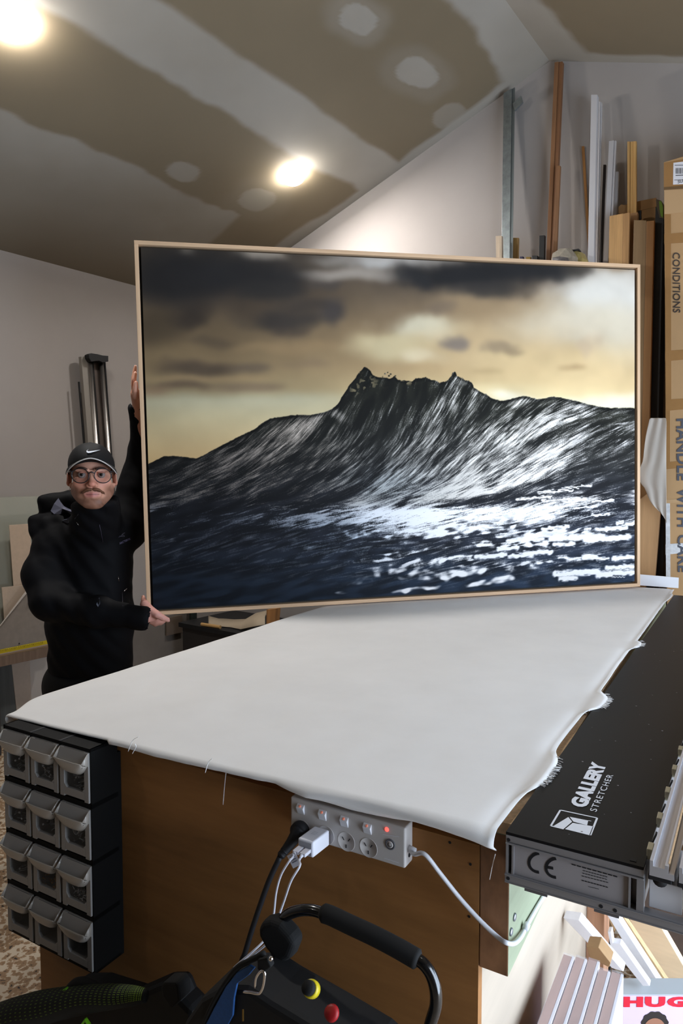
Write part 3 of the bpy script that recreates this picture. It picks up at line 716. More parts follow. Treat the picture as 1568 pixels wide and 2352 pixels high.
# front extrusion: top and bottom flanges with grooves, posts, label plate
fe = MB(); A0 = -.012
fe.bx(A0, .004, .002, .187, TT-.0145, TT-.0042); fe.bx(A0-.002, .004, .002, .187, TT-.0175, TT-.0150)
fe.build('upper_flange', M_alu, machine, bevel=.0006)
fl = MB(); fl.bx(A0, .004, .001, MBK+.04, TT-.076, TT-.0615); fl.bx(A0-.0015, A0, .001, MBK+.04, TT-.064, TT-.0625); fl.bx(A0-.001, A0, .001, MBK+.04, TT-.0745, TT-.0735)
fl.build('lower_flange', M_alu, machine, bevel=.0006)
for (b0, b1) in ((.002, .0055), (.0105, .0135), (.168, .1705), (.178, .187)):
    MB().bx(A0+.001, .004, b0, b1, TT-.0615, TT-.0175).build('post', M_alu, machine)
for b0 in (.030, .125): MB().bx(A0, .004, b0, b0+.032, TT-.0795, TT-.076).build('foot', M_alud, machine)
for (b0, z0) in ((.006, TT-.011), (.006, TT-.0685), (.134, TT-.0695), (.152, TT-.0695)):
    MB().lathe(W(A0, b0, z0), -TA, [(.0026, 0), (.0026, .0004)], 12).build('screw_hole', M_ink, machine)
plate = MB().bx(A0+.004, .003, .0135, .168, TT-.0612, TT-.0178).build('label_plate', mat('plate_grey', rgb(158, 152, 152), .55), machine)
PN = -TA; PA = A0+.0036
def face(u, v): return w_a(u, v, PA)
def cr5(x, y): return 1000+x*.3622, 1780+y*.3622
def arc_px(cx_, cy_, rx, ry, a0, a1, n=16): return [face(*cr5(cx_+rx*math.cos(math.radians(a)), cy_+ry*math.sin(math.radians(a)))) for a in np.linspace(a0, a1, n)]
MB().ribbon(arc_px(658, 557, 66, 60, 268, 92), .0042, PN).build('mark', M_ink, machine)
MB().ribbon(arc_px(766, 590, 66, 60, 268, 92), .0042, PN).build('mark', M_ink, machine)
MB().ribbon([face(*cr5(704, 584)), face(*cr5(746, 592))], .0042, PN).build('mark', M_ink, machine)
for (x0, y0, x1, y1, w_) in ((862, 566, 1158, 648, .0016), (934, 606, 1092, 648, .0010), (930, 622, 1090, 664, .0010), (926, 640, 1098, 684, .0010), (926, 668, 1096, 714, .0013), (968, 708, 1036, 724, .0008)):
    n_ = 9; seg = MB()
    for k in range(n_):
        t0 = k/n_; t1 = t0+.8/n_
        seg.ribbon([face(*cr5(x0+(x1-x0)*t0, y0+(y1-y0)*t0)), face(*cr5(x0+(x1-x0)*t1, y0+(y1-y0)*t1))], w_, PN)
    seg.build('fine_print', M_ink, machine)
# lettering and emblem on the black top
def top(u, v): return on_z(u, v, TT+.0004)
def cr7(x, y): return 1150+x*.26658, 1700+y*.26667
g0 = top(*cr7(735, 590)); g1 = top(*cr7(915, 210)); gu = top(*cr7(600, 560))
text('lettering', 'GALLERY', M_print_white, machine, g0, g1-g0, np.cross(UPZ, g1-g0), np.linalg.norm(gu-g0)*1.10, np.linalg.norm(g1-g0), bold=.06, lift=.0003, spacing=1.0)
s0 = top(*cr7(822, 620)); s1 = top(*cr7(966, 310)); su = top(*cr7(762, 600))
text('lettering', 'STRETCHER', M_print_white, machine, s0, s1-s0, np.cross(UPZ, s1-s0), np.linalg.norm(su-s0)*.92, np.linalg.norm(s1-s0)*1.02, lift=.0003, spacing=1.15)
em = MB()
def poly7(pts): em.add([top(*cr7(*p)) for p in pts], [tuple(range(len(pts)))[::-1]])
def strip7(p, q, w_): em.ribbon([top(*cr7(*p)), top(*cr7(*q))], w_, UPZ)
for p, q in (((430, 738), (512, 602)), ((512, 602), (829, 670)), ((829, 670), (770, 818)), ((430, 738), (540, 765))): strip7(p, q, .0028)
poly7([(452, 740), (580, 662), (613, 703), (543, 762)]); poly7([(618, 712), (797, 743), (768, 820), (552, 766)]); poly7([(592, 660), (752, 692), (742, 733), (624, 702)]); strip7((752, 692), (778, 697), .0012)
em.build('emblem', M_print_white, machine)
MB().bx(-.004, .004, .168, .176, TT, TT+.0006).build('maker_tag', M_ink, machine)
# side rails: two bright profiles on black connectors, white block beneath
for k, b0 in enumerate((.194, .2285)):
    r = MB(); sl = .021
    for (d0, d1, z0, z1) in ((0, .004, .0, .020), (.004, .018, .0, .013), (.018, .022, .0, .018), (.022, .029, .0, .008)):
        r.hexa([W(-.020, b0+d0, TT-.004+z0), W(-.020, b0+d1, TT-.004+z0), W(2.2, b0+d1+sl*2.2, TT-.004+z0), W(2.2, b0+d0+sl*2.2, TT-.004+z0), W(-.020, b0+d0, TT-.004+z1), W(-.020, b0+d1, TT-.004+z1), W(2.2, b0+d1+sl*2.2, TT-.004+z1), W(2.2, b0+d0+sl*2.2, TT-.004+z1)])
    r.m(M_alul); o_ = r.build('side_rail', M_alul, machine)
    MB().hexa([W(-.014, b0+.0185, TT-.003), W(-.014, b0+.0215, TT-.003), W(2.2, b0+.0215+sl*2.2, TT-.003), W(2.2, b0+.0185+sl*2.2, TT-.003), W(-.014, b0+.0215, TT+.0145), W(-.014, b0+.0235, TT+.0145), W(2.2, b0+.0235+sl*2.2, TT+.0145), W(2.2, b0+.0215+sl*2.2, TT+.0145)]).build('rail_insert', M_chip, machine)
    MB().lathe(W(-.012, b0+.012, TT-.012), TA, [(.009, 0), (.009, .03)], 14).build('connector', M_ink, machine, True)
    MB().bx(-.016, .02, b0-.002, b0+.026, TT-.012, TT-.0045).build('bracket', M_ink, machine, bevel=.001)
for k in range(5):
    a = .02+.10*k
    MB().bx(a, a+.022, .1855+.021*a, .193+.021*a, TT-.005, TT+.010).build('clamp_block', M_cream, machine, bevel=.001)
    MB().tube([W(a+.03, .189+.021*a, TT+.004), W(a+.05, .192+.021*a, TT+.008), W(a+.07, .191+.021*a, TT+.002)], .0014, 6).build('hose', M_ink, machine, True)
MB().bx(.0, .10, .192, .232, TT-.058, TT-.020).build('white_block', mat('white_lacquer', rgb(226, 224, 226), .4), machine, bevel=.001)
MB().tube([W(.03, .212, TT-.022), W(.03, .212, TT-.006)], .003, 8).build('pin', M_ink, machine, True)
MB().bx(-.012, .1, MBK+.0, MBK+.04, TT-.0615, TT-.004).build('end_block', M_alud, machine)
sc_ = MB()
for k in range(26):
    a, b_ = rnd.uniform(.02, 1.3), rnd.uniform(.03, .17); r_ = rnd.uniform(.0006, .002); p = W(a, b_, TT+.0005)
    sc_.lathe(p, UPZ, [(r_, 0), (r_*.6, .0003)], 7)
so = sc_.build('dust_specks', mat('dust', rgb(150, 148, 150), .8), machine); so['kind'] = 'stuff'
# stand of the machine
for (a, b_) in ((.10, .255), (2.2, .19), (.10, .27)):
    pass
MB().bx(.02, .06, MBK+.025, MBK+.06, 0, TT-.076).build('stand_leg', M_alud, machine); MB().bx(-.012, .1, MBK+.02, MBK+.065, TT-.0765, TT-.0615).build('cross_arm', M_alud, machine); MB().bx(2.1, 2.14, .14, .18, 0, TT-.07).build('stand_leg', M_alud, machine)

# =====================================================================
# drawer cabinet screwed to the end panel
# =====================================================================
M_bin = mat('smoky_plastic', rgb(150, 146, 142), .32, spec=.5)
M_lip = mat('bin_scoop', rgb(176, 168, 158), .28, spec=.6)
M_cab = mat('cabinet_black', rgb(6, 6, 6), .6, spec=.2)
M_pane = mat('clear_plastic', rgb(120, 124, 128), .08, alpha=.10, spec=.5)
CA, CB0, CB1, CZ0, CZ1 = -.049, -1.112, -.832, .531, 1.000
cabt = thing('parts_cabinet', 'black hardware cabinet of twelve smoky tilt bins under the bench corner', 'cabinet', W(-.01, -.97, CZ0))
cb = MB(); th = .0035
cw = (CB1-CB0)/3; ch = (CZ1-CZ0)/4
cb.bx(.020, .029, CB0, CB1, CZ0, CZ1-.03)
for i in range(4): cb.bx(CA+.001, .020, CB0+cw*i-(th/2 if 0 < i < 3 else (0 if i == 0 else th)), CB0+cw*i+(th/2 if 0 < i < 3 else (th if i == 0 else 0)), CZ0, CZ1-.0)
for j in range(5): cb.bx(CA+.001, .020, CB0, CB1, CZ0+ch*j-(.006 if 0 < j < 4 else (0 if j == 0 else .006)), CZ0+ch*j+(.004 if 0 < j < 4 else (.006 if j == 0 else 0)))
cb.build('body', M_cab, cabt)
for i in (1, 2): MB().bx(CA, .019, CB0+cw*i-.003, CB0+cw*i+.003, CZ1, CZ1+.0008).build('top_seam', M_ink, cabt)
names = [['top row nearest the bench corner', 'top row, middle', 'top row by the plywood'], ['second row, outer', 'second row, middle', 'second row by the plywood'], ['third row, outer', 'third row, middle', 'third row by the plywood'], ['bottom row', 'bottom row', 'bottom row']]
M_screw = mat('zinc_screws', rgb(220, 224, 232), .25, metal=.45)
M_brass = mat('brass_screws', rgb(200, 150, 90), .28, metal=.45)
cont = {(0, 0): (46, M_screw, .010), (1, 0): (60, M_screw, .006), (2, 0): (40, M_screw, .010), (0, 1): (46, M_screw, .011), (1, 1): (34, M_screw, .010), (2, 1): (36, M_screw, .012), (0, 2): (46, M_screw, .017), (1, 2): (34, M_brass, .006), (2, 2): (90, M_screw, .008)}
where = {(0, 0): 'top bin at the outer end', (1, 0): 'top bin of the middle column', (2, 0): 'top bin beside the bare plywood', (0, 1): 'outer bin in the second row down', (1, 1): 'middle bin in the second row down', (2, 1): 'second bin down beside the bare plywood', (0, 2): 'outer bin in the third row down', (1, 2): 'middle bin in the third row down', (2, 2): 'third bin down beside the bare plywood'}
for i in range(3):
    for j in range(4):
        b0, b1 = CB0+cw*i+.0035, CB0+cw*(i+1)-.0035; zt = CZ1-ch*j-.008; zb = CZ1-ch*(j+1)+.006
        fw_ = .013
        d = MB()                             # frame of the bin front with feet
        d.bx(CA-.003, CA+.004, b0, b0+fw_, zb, zt); d.bx(CA-.003, CA+.004, b1-fw_, b1, zb, zt); d.bx(CA-.003, CA+.004, b0+fw_, b1-fw_, zb+.004, zb+.020); d.bx(CA-.001, CA+.004, b0+fw_, b1-fw_, zt-.036, zt)
        d.bx(CA+.004, .015, b0, b0+.002, zb, zt-.036); d.bx(CA+.004, .015, b1-.002, b1, zb, zt-.036); d.bx(CA+.004, .015, b0, b1, zb, zb+.003)
        for (c0, c1, e0, e1) in ((b0+fw_, b0+fw_+.008, zb+.020, zb+.028), (b1-fw_-.008, b1-fw_, zb+.020, zb+.028)):
            lo = c0 if c0 == b0+fw_ else c1
            hi = c1 if c0 == b0+fw_ else c0
            d.prism([W(CA-.003, lo, e0), W(CA-.003, hi, e0), W(CA-.003, lo, e1)], TA*.006)
        dr = d.build('drawer', M_bin, cabt, bevel=.0008)
        MB().bx(CA-.0005, CA+.0007, b0+fw_, b1-fw_, zb+.020, zt-.036).build('window_pane', M_pane, dr)
        # scoop handle
        n_s, n_t = 17, 9; G = []
        for t in np.linspace(0, 1, n_t):
            row = []
            for s_ in np.linspace(-1, 1, n_s):
                e = abs(s_)**3.2
                zlip = zt-.017; pl = .019*(1-.10*e)
                zend = zt-.050+.024*e
                pr = pl*(1-.30*t)*(1-t**5)
                zz = zlip+(zend-zlip)*t
                row.append(W(CA-.003-pr, (b0+b1)/2+s_*(b1-b0)/2*(.97-.02*t), zz))
            G.append(row)
        sc = MB().grid(G)
        # cheeks from the lip back to the top edge
        for s_, q in ((-1, b0+.0012), (1, b1-.0012)):
            lipp = G[0][0 if s_ < 0 else -1]; low = G[-1][0 if s_ < 0 else -1]
            sc.add([W(CA-.003, q, zt), lipp, low, W(CA-.003, q, zt-.027)], [(0, 1, 2, 3)])
        sc.build('scoop_handle', M_lip, dr, True, solid=.0012)
        MB().add([W(CA-.0035, b0+.001, zt), W(CA-.0035, b1-.001, zt), W(CA-.0150, b1-.003, zt-.027), W(CA-.0150, b0+.003, zt-.027)], [(0, 1, 2, 3)]).build('scoop_back', M_bin, dr, solid=.0008)
        if (i, j) in cont:
            n_, m_, ln = cont[(i, j)]; pile = MB(); rr = random.Random(i*7+j)
            for k in range(n_):
                fx_ = rr.random(); mg = ln*.5+.0035; c = W(CA+.003+mg+rr.random()*(.036-mg), b0+.004+mg+fx_*(b1-b0-.008-2*mg), zb+.005+mg+rr.random()**1.4*(.030+.012*fx_)*(1.2 if n_ > 60 else 1.))
                dv = np.array([rr.gauss(0, 1), rr.gauss(0, 1), rr.gauss(0, .5)]); dv /= np.linalg.norm(dv)
                pile.tube([c-dv*ln*.5, c+dv*ln*.5], .0009, 5); pile.lathe(c+dv*ln*.5, dv, [(.0020, 0), (.0022, .0008)], 7)
            po_ = pile.build('loose_screws', m_); tag(po_, ('brass' if m_ is M_brass else 'zinc')+' screws lying in the '+where[(i, j)], 'screws', 'screws in the cabinet bins', 'stuff')
# grey knob lying on the screws of the first bin, coil of chain in another
tag(MB().lathe(W(CA+.022, CB0+.062, CZ1-ch+.066), (0, .3, 1), [(.001, .0), (.013, .001), (.015, .006), (.011, .013), (.001, .015)], 18).build('castor_cup', mat('cup_grey', rgb(150, 148, 146), .5), None, True), 'grey castor cup lying on screws in the outermost top bin', 'cup')
ringm = MB()
for k in range(5):
    c = W(CA+.012, CB0+cw*2+.030, CZ1-ch*2+.060); pts = [c+TR*(.011+.002*k)*math.cos(a)+UPZ*(.022-.001*k)*math.sin(a)+TA*.0025*k for a in np.linspace(0, 2*math.pi, 22)]
    ringm.tube(pts, .0010, 6, False)
tag(ringm.build('wire_coil', M_screw, None, True), 'coil of shiny wire standing in the second bin beside the plywood', 'wire')

# =====================================================================
# power board, plugs and leads
# =====================================================================
M_pb = mat('grey_white_plastic', rgb(196, 190, 186), .42)
M_pbw = mat('white_gloss', rgb(225, 225, 230), .3)
SA = 0.0; S0, S1, SZ0, SZ1 = -.382, -.163, .924, .9905
pb = thing('power_board', 'white four socket power board fixed under the canvas hem', 'power strip', W(.015, -.27, .955))
MB().bx(SA, .0296, S0, S1, SZ0, SZ1).build('case', M_pb, pb, bevel=.003, bseg=3)
M_red = mat('neon_red', rgb(255, 150, 120), .4, emit=((1, .30, .2, 1), .12)); M_led = mat('led_red', rgb(255, 40, 30), .4, emit=((1, .05, .04, 1), 4.))
sw = [(691, 1858), (741, 1872), (791, 1887), (844, 1903)]
for (u, v) in sw:
    p = w_a(u, v, SA); sb = w_inv(p)[1]; sz = p[2]
    o_ = MB(); o_.hexa([W(SA, sb-.0075, sz-.009), W(SA, sb+.0075, sz-.009), W(SA, sb+.0075, sz+.009), W(SA, sb-.0075, sz+.009), W(SA-.0008, sb-.0070, sz-.0085), W(SA-.0008, sb+.0070, sz-.0085), W(SA-.0055, sb+.0070, sz+.0030), W(SA-.0055, sb-.0070, sz+.0030)])
    so_ = o_.build('switch', M_pbw, pb, bevel=.0008)
    MB().lathe(W(SA-.0036, sb, sz+.0062), -TA+UPZ*.8, [(.0024, 0), (.0018, .0006)], 10).build('neon', M_red, so_, True)
sk = [(694, 1905), (748, 1918), (795, 1933), (846, 1947)]
for k, (u, v) in enumerate(sk):
    p = w_a(u, v, SA); sb = w_inv(p)[1]; sz = p[2]
    so_ = MB().lathe(W(SA, sb, sz), -TA, [(.0165, 0), (.0163, .0004), (.0158, .0005), (.0156, .0002)], 28).build('socket', M_pb, pb, True)
    for (x0, z0, an) in ((-.0056, .0045, -.55), (.0056, .0045, .55), (0, -.0075, 0)):
        dx, dz = math.sin(an)*.0030, math.cos(an)*.0030; x, z = sb+x0, sz+z0
        MB().prism([W(SA-.0009, x-dx-.0009, z-dz), W(SA-.0009, x-dx+.0009, z-dz), W(SA-.0009, x+dx+.0009, z+dz), W(SA-.0009, x+dx-.0009, z+dz)], -TA*.0003).build('slot', M_ink, so_)
p = w_a(888, 1905, SA); MB().lathe(p, -TA, [(.0036, 0), (.003, .0012)], 14).build('indicator', M_led, pb, True)
p = w_a(896, 1939, SA); MB().lathe(p, -TA, [(.0088, 0), (.0088, .0012), (.006, .0013), (.006, .0004)], 26).build('reset_ring', mat('ring_grey', rgb(92, 92, 96), .5), pb, True)
rb = MB().lathe(p, -TA, [(.0058, 0), (.0055, .0014)], 22).build('reset_button', M_pb, pb, True)
MB().ribbon([p-TA*.002+TR*.0035*math.cos(a)+UPZ*.0035*math.sin(a) for a in np.linspace(2.0, 7.4, 18)], .001, -TA).build('symbol', M_ink, rb)
for (q0, q1) in (((878, 1916), (916, 1922)), ((882, 1971), (916, 1982))): MB().ribbon([w_a(*q0, SA-.0003), w_a(*q1, SA-.0003)], .0008, -TA).build('moulded_line', M_pbw, pb)
MB().lathe(W(.016, S1, SZ0+.016), TR, [(.0042, 0), (.0042, .0006)], 14).build('jack_hole', M_ink, pb)
lead = spline([W(.014, S1, .951), W(.008, S1+.012, .948), w_a(975, 1962, .0), w_a(1012, 2008, .005), w_a(1055, 2062, .012), w_a(1100, 2112, .014), w_a(1140, 2150, .012), w_a(1164, 2166, .004), w_b(1182, 2166, .004), w_b(1196, 2152, .003), w_b(1208, 2128, .0005), w_b(1226, 2096, .0), w_b(1250, 2056, .0), W(.5, .0, .77), W(1.4, .0, .77)], 90)
pl_ = MB().tube(lead, .0036, 8).build('supply_lead', M_pbw, pb, True)
MB().tube([W(.014, S1-.001, .951), W(.014, S1+.012, .950)], [.0058, .0045], 10).build('lead_sleeve', M_pbw, pb, True)
p = w_b(1208, 2128, .003); MB().lathe(p-TA*.006, TA, [(.0052, 0), (.0055, .006), (.0052, .012)], 12).build('cable_clip', M_pbw, pb, True)

# black plug with its lead
plug = thing('power_plug', 'black moulded plug with thick black lead in the first socket', 'plug', w_a(690, 1900, -.01))
p0 = w_a(694, 1905, SA); pc = w_a(690, 1903, -.012); pe = w_a(668, 1936, -.028); pf = w_a(643, 1968, -.045)
MB().lathe(p0+(-TA)*.0020, -TA, [(.0165, 0), (.0175, .004), (.0165, .012), (.010, .017), (.001, .018)], 22).build('plug_body', M_ink, plug, True)
MB().tube(spline([pc, (pc+pe)/2, pe, (pe+pf)/2, pf], 14), list(np.linspace(.0125, .0060, 14)), 12).build('plug_grip', M_ink, plug, True)
for k in range(4):
    c = pe+(pf-pe)*(.1+.25*k); MB().lathe(c, pf-pe, [(.0075, -.002), (.0088-.0006*k, 0), (.0075, .002)], 12).build('strain_rib', M_ink, plug, True)
MB().tube(spline([pf, w_a(618, 2022, -.05), w_a(597, 2080, -.05), w_a(577, 2140, -.05), w_a(562, 2190, -.05), w_a(552, 2220, -.045), w_a(545, 2300, -.03), w_a(540, 2400, -.02)], 50), .0048, 9).build('lead', M_ink, plug, True)

# usb charger
ch_ = thing('usb_charger', 'white twin usb charger block in the second socket', 'charger', w_a(735, 1915, -.02))
pc = w_inv(w_a(738, 1920, -.004)); bc = w_inv(w_a(701, 1948, -.046))
ax0 = W(-.0020, pc[1], pc[2]); cbk = MB()
hw, hh = .0150, .0135
cbk.hexa([W(-.0020, pc[1]-hw, pc[2]-hh), W(-.0020, pc[1]+hw, pc[2]-hh), W(-.0020, pc[1]+hw, pc[2]+hh), W(-.0020, pc[1]-hw, pc[2]+hh), W(-.046, bc[1]-hw, bc[2]-hh), W(-.046, bc[1]+hw, bc[2]-hh), W(-.046, bc[1]+hw, bc[2]+hh), W(-.046, bc[1]-hw, bc[2]+hh)])
M_chg = mat('charger_white', rgb(224, 224, 232), .28)
cbk.build('charger_body', M_chg, ch_, bevel=.003, bseg=3)
MB().bx(-.0468, -.0462, bc[1]-hw+.003, bc[1]+hw-.003, bc[2]-hh+.003, bc[2]+hh-.003).build('port_face', mat('port_grey', rgb(150, 150, 156), .4), ch_)
for k in range(3): MB().ribbon([W(-.020-.004*k, pc[1]-.006, pc[2]+hh+.0004), W(-.020-.004*k, pc[1]+.004, pc[2]+hh+.0004)], .0007, UPZ).build('fine_print', mat('pale_print', rgb(160, 160, 170), .5), ch_)
# two usb leads
M_usb = mat('usb_white', rgb(206, 205, 214), .35)
def usb(label, off, pts, tagged):
    t = thing('usb_cable', label, 'cable', W(-.06, bc[1]+off, bc[2]), 'white usb leads from the charger')
    st = W(-.0462, bc[1]+off, bc[2]-.001); en = W(-.064, bc[1]+off-.001, bc[2]-.0015)
    MB().box(st-TR*.0055-UPZ*.003+(-TA)*.0008, TR*.011, UPZ*.006, -TA*.018).build('usb_plug', M_usb, t, bevel=.0012)
    MB().tube([en, en-TA*.006-UPZ*.002], [.003, .0022], 8).build('strain_relief', M_usb, t, True)
    path = spline([en, en-TA*.008-UPZ*.005]+pts, 60)
    MB().tube(path, .0018, 7).build('lead', M_usb, t, True)
    if tagged:
        c = [w_a(u, v, -.069) for u, v in ((659, 1966), (676, 1957), (692, 1985), (673, 1995))]
        MB().prism(c, TA*.0006).build('paper_tag', mat('tag_white', rgb(214, 214, 222), .6), t)
        for k in range(3):
            q0 = c[0]+(c[3]-c[0])*(.25+.18*k); q1 = c[1]+(c[2]-c[1])*(.25+.18*k)
            MB().ribbon([q0+(q1-q0)*.2-TA*.0003, q0+(q1-q0)*.8-TA*.0003], .0018, -TA).build('tag_print', mat('tag_print', rgb(120, 120, 130), .6), t)
usb('white usb lead with a paper tag, curving closest to the black lead', -.0075, [w_a(664, 1978, -.08), w_a(645, 2010, -.085), w_a(634, 2050, -.085), w_a(629, 2095, -.085), w_a(622, 2130, -.09), w_a(608, 2158, -.10), w_a(575, 2190, -.12), w_a(540, 2220, -.125), w_a(520, 2245, -.08)], True)
usb('white usb lead hanging nearer the sockets, without a tag', .0065, [w_a(688, 1990, -.088), w_a(668, 2024, -.098), w_a(652, 2070, -.098), w_a(640, 2105, -.103), w_a(636, 2130, -.108), w_a(630, 2148, -.113), w_a(608, 2172, -.120), w_a(572, 2200, -.128), w_a(538, 2228, -.128), w_a(512, 2256, -.10)], False)

# =====================================================================
# black and blue wheeled bag with tubular handle in front of the bench
# =====================================================================
M_bagk = mat('black_nylon', rgb(7, 7, 9), .7, noise=(60, .3))
M_tube_b = mat('gloss_black_tube', rgb(10, 10, 12), .18, spec=.6, coat=.6)
M_foam = mat('foam_grip', rgb(8, 7, 7), .85)
M_blue = mat('blue_nylon', rgb(28, 74, 130), .6, noise=(200, .15))
BA = -.135
bag = thing('wheeled_bag', 'black wheeled bag with blue side panel and tubular handle', 'bag', W(-.2, -.35, 0))
hp = lambda u, v, d=0.: w_a(u, v, BA+d)
loop = spline([hp(628, 2175, -.01), hp(634, 2150), hp(645, 2120), hp(662, 2100), hp(690, 2091), hp(718, 2091), hp(745, 2099)], 24)
MB().tube(loop, .0085, 12).build('handle_tube', M_tube_b, bag, True)
MB().tube(spline([hp(738, 2096), hp(760, 2103), hp(800, 2122), hp(860, 2150), hp(910, 2176), hp(945, 2196), hp(962, 2206)], 20), [.0095]+[.0135]*18+[.0095], 14).build('grip', M_foam, bag, True)
MB().tube(spline([hp(950, 2199), hp(972, 2214), hp(990, 2240), hp(1000, 2275), hp(1000, 2310), hp(990, 2345), hp(975, 2400), hp(955, 2470)], 30), .0085, 12).build('handle_tube', M_tube_b, bag, True)
MB().prism([hp(590, 2132, -.02), hp(600, 2120, -.02), hp(618, 2116, -.02), hp(640, 2124, -.02), hp(664, 2150, -.02), hp(677, 2172, -.02), hp(664, 2205, -.02), hp(640, 2222, -.02), hp(606, 2180, -.02), hp(592, 2152, -.02)], TA*.03).build('hinge_block', M_foam, bag, bevel=.009, bseg=4)
# body: sloping top with rounded shoulders, down to the floor
bp = [hp(470, 2400), hp(482, 2330), hp(508, 2265), hp(545, 2212), hp(600, 2180), hp(650, 2180), hp(700, 2212), hp(800, 2268), hp(905, 2330), hp(960, 2380)]
l0, r0 = w_inv(bp[0])[1], w_inv(bp[-1])[1]
poly = [W(BA, l0, .16)]+bp+[W(BA, r0+.01, .16)]
MB().prism(poly, -TA*.09).build('body', M_bagk, bag, bevel=.012, bseg=3)
for b_ in (l0+.04, r0-.04):
    MB().lathe(W(BA-.06, b_, .08), TR, [(.02, -.02), (.078, -.02), (.08, 0), (.078, .02), (.02, .02)], 28).build('wheel', M_foam, bag, True)
MB().bx(BA-.075, BA-.045, l0, r0, .06, .17).build('axle', M_foam, bag)
hq = lambda u, v: w_a(u, v, BA-.094)
MB().prism([hq(472, 2356), hq(497, 2308), hq(522, 2262), hq(548, 2230), hq(576, 2214), hq(588, 2220), hq(575, 2236), hq(548, 2256), hq(541, 2290), hq(538, 2330), hq(520, 2362)], -TA*.004).build('side_panel', M_blue, bag, bevel=.001)
MB().tube(spline([hq(468, 2352), hq(492, 2300), hq(520, 2255), hq(546, 2222), hq(580, 2204), hq(606, 2190)], 20), .0042, 8).build('piping', M_foam, bag, True)
M_chrome = mat('chrome', rgb(230, 225, 222), .12, metal=1.)
hr = lambda u, v: w_a(u, v, BA-.103)
MB().tube(spline([hr(586, 2268), hr(588, 2248), hr(596, 2234), hr(604, 2230), hr(608, 2240), hr(605, 2264), hr(598, 2280), hr(590, 2282), hr(575, 2279), hr(560, 2278)], 30), .0022, 8).build('snap_hook', M_chrome, bag, True)
MB().prism([hr(590, 2205), hr(612, 2200), hr(622, 2222), hr(606, 2236), hr(590, 2228)], TA*.01).build('strap_loop', M_foam, bag, bevel=.002)
MB().ball(hr(622, 2202), .0035, 10, 8).build('rivet', M_chrome, bag, True)
MB().prism([hr(557, 2318), hr(560, 2318), hr(560, 2345), hr(557, 2345)], -TA*.001).build('zip_pull', mat('brass_zip', rgb(150, 120, 60), .4, metal=.8), bag)
kp = w_a(716, 2272, BA-.095); kn = -TA*.75+UPZ*.66
MB().lathe(kp, kn, [(.0108, -.004), (.0114, .003), (.0104, .008), (.0092, .008)], 20).build('dial', mat('yellow_plastic', rgb(196, 176, 30), .4), bag, True)
MB().lathe(kp, kn, [(.0092, .005), (.0090, .014), (.008, .016), (.001, .0165)], 18).build('dial_cap', M_foam, bag, True)
MB().lathe(w_a(762, 2327, BA-.092), kn, [(.0105, 0), (.0095, .004), (.006, .0055), (.0008, .006)], 18).build('button', mat('red_plastic', rgb(150, 20, 24), .5), bag, True)

# backpack with green stitched strap, leaning on the end panel
M_strap = mat('strap_black', rgb(10, 14, 12), .75)
M_lime = mat('lime_plastic', rgb(120, 200, 30), .45); M_stitch = mat('lime_thread', rgb(104, 132, 40), .7)
pk = thing('backpack', 'black backpack with rows of green stitching on its padded strap', 'backpack', W(-.2, -.95, 0))
QA = -.14
qp = lambda u, v, d=0.: w_a(u, v, QA+d)
body = [qp(-60, 2400), qp(-20, 2345), qp(110, 2300), qp(170, 2262), qp(215, 2262), qp(300, 2290), qp(365, 2262), qp(400, 2262), qp(415, 2300), qp(440, 2325), qp(456, 2420)]
lq, rq = w_inv(body[0])[1], w_inv(body[-1])[1]
MB().prism([W(QA, lq, .0)]+body+[W(QA, rq, .0)], TA*.045).build('body', M_bagk, pk, bevel=.01, bseg=2)
cen = spline([qp(-90, 2385, -.03), qp(-10, 2352, -.03), qp(70, 2322, -.03), qp(150, 2303, -.03), qp(230, 2292, -.03), qp(300, 2287, -.028), qp(335, 2288, -.02)], 46)
rad = np.concatenate([np.linspace(.040, .030, 16), np.linspace(.030, .020, 16), np.linspace(.020, .010, 14)])
MB().tube(cen, list(rad), 20).build('shoulder_strap', M_strap, pk, True)
st = MB(); cen2 = [np.array(c) for c in cen]
for i in range(2, 44):
    t = cen2[min(i+1, 45)]-cen2[i-1]; t /= np.linalg.norm(t); x = UPZ-t*np.dot(UPZ, t); x /= np.linalg.norm(x); y = np.cross(t, x)
    if np.dot(y, -TA) < 0: y = -y
    for k in range(-3, 8):
        a = math.radians(k*11+10+8*math.sin(i*.4)); r_ = rad[i]+.0003
        for s_ in (-1, 1):
            c = cen2[i]+t*s_*.0017+(x*math.cos(a)+y*math.sin(a))*r_; n_ = x*math.cos(a)+y*math.sin(a); e = np.cross(t, n_)
            st.add([c-t*.0010-e*.0008, c+t*.0010-e*.0008, c+t*.0010+e*.0008, c-t*.0010+e*.0008], [(0, 1, 2, 3)])
so_ = st.build('stitching', M_stitch, pk); so_['kind'] = 'stuff'
def buckle(u0, v0, u1, v1, w_, d):
    p, q = qp(u0, v0, d), qp(u1, v1, d); t = (q-p)/np.linalg.norm(q-p); n_ = np.cross(t, -TA); b_ = MB(); L_ = np.linalg.norm(q-p)
    b_.box(p-n_*w_, t*L_, n_*w_*.5, -TA*.006); b_.box(p+n_*w_*.5, t*L_, n_*w_*.5, -TA*.006); b_.box(p-n_*w_, t*L_*.16, n_*w_*2, -TA*.006); b_.box(q-n_*w_-t*L_*.16, t*L_*.16, n_*w_*2, -TA*.006)
    return b_.build('buckle', M_lime, pk, bevel=.001)
buckle(136, 2288, 160, 2273, .0065, -.03); buckle(192, 2362, 205, 2343, .007, -.05)
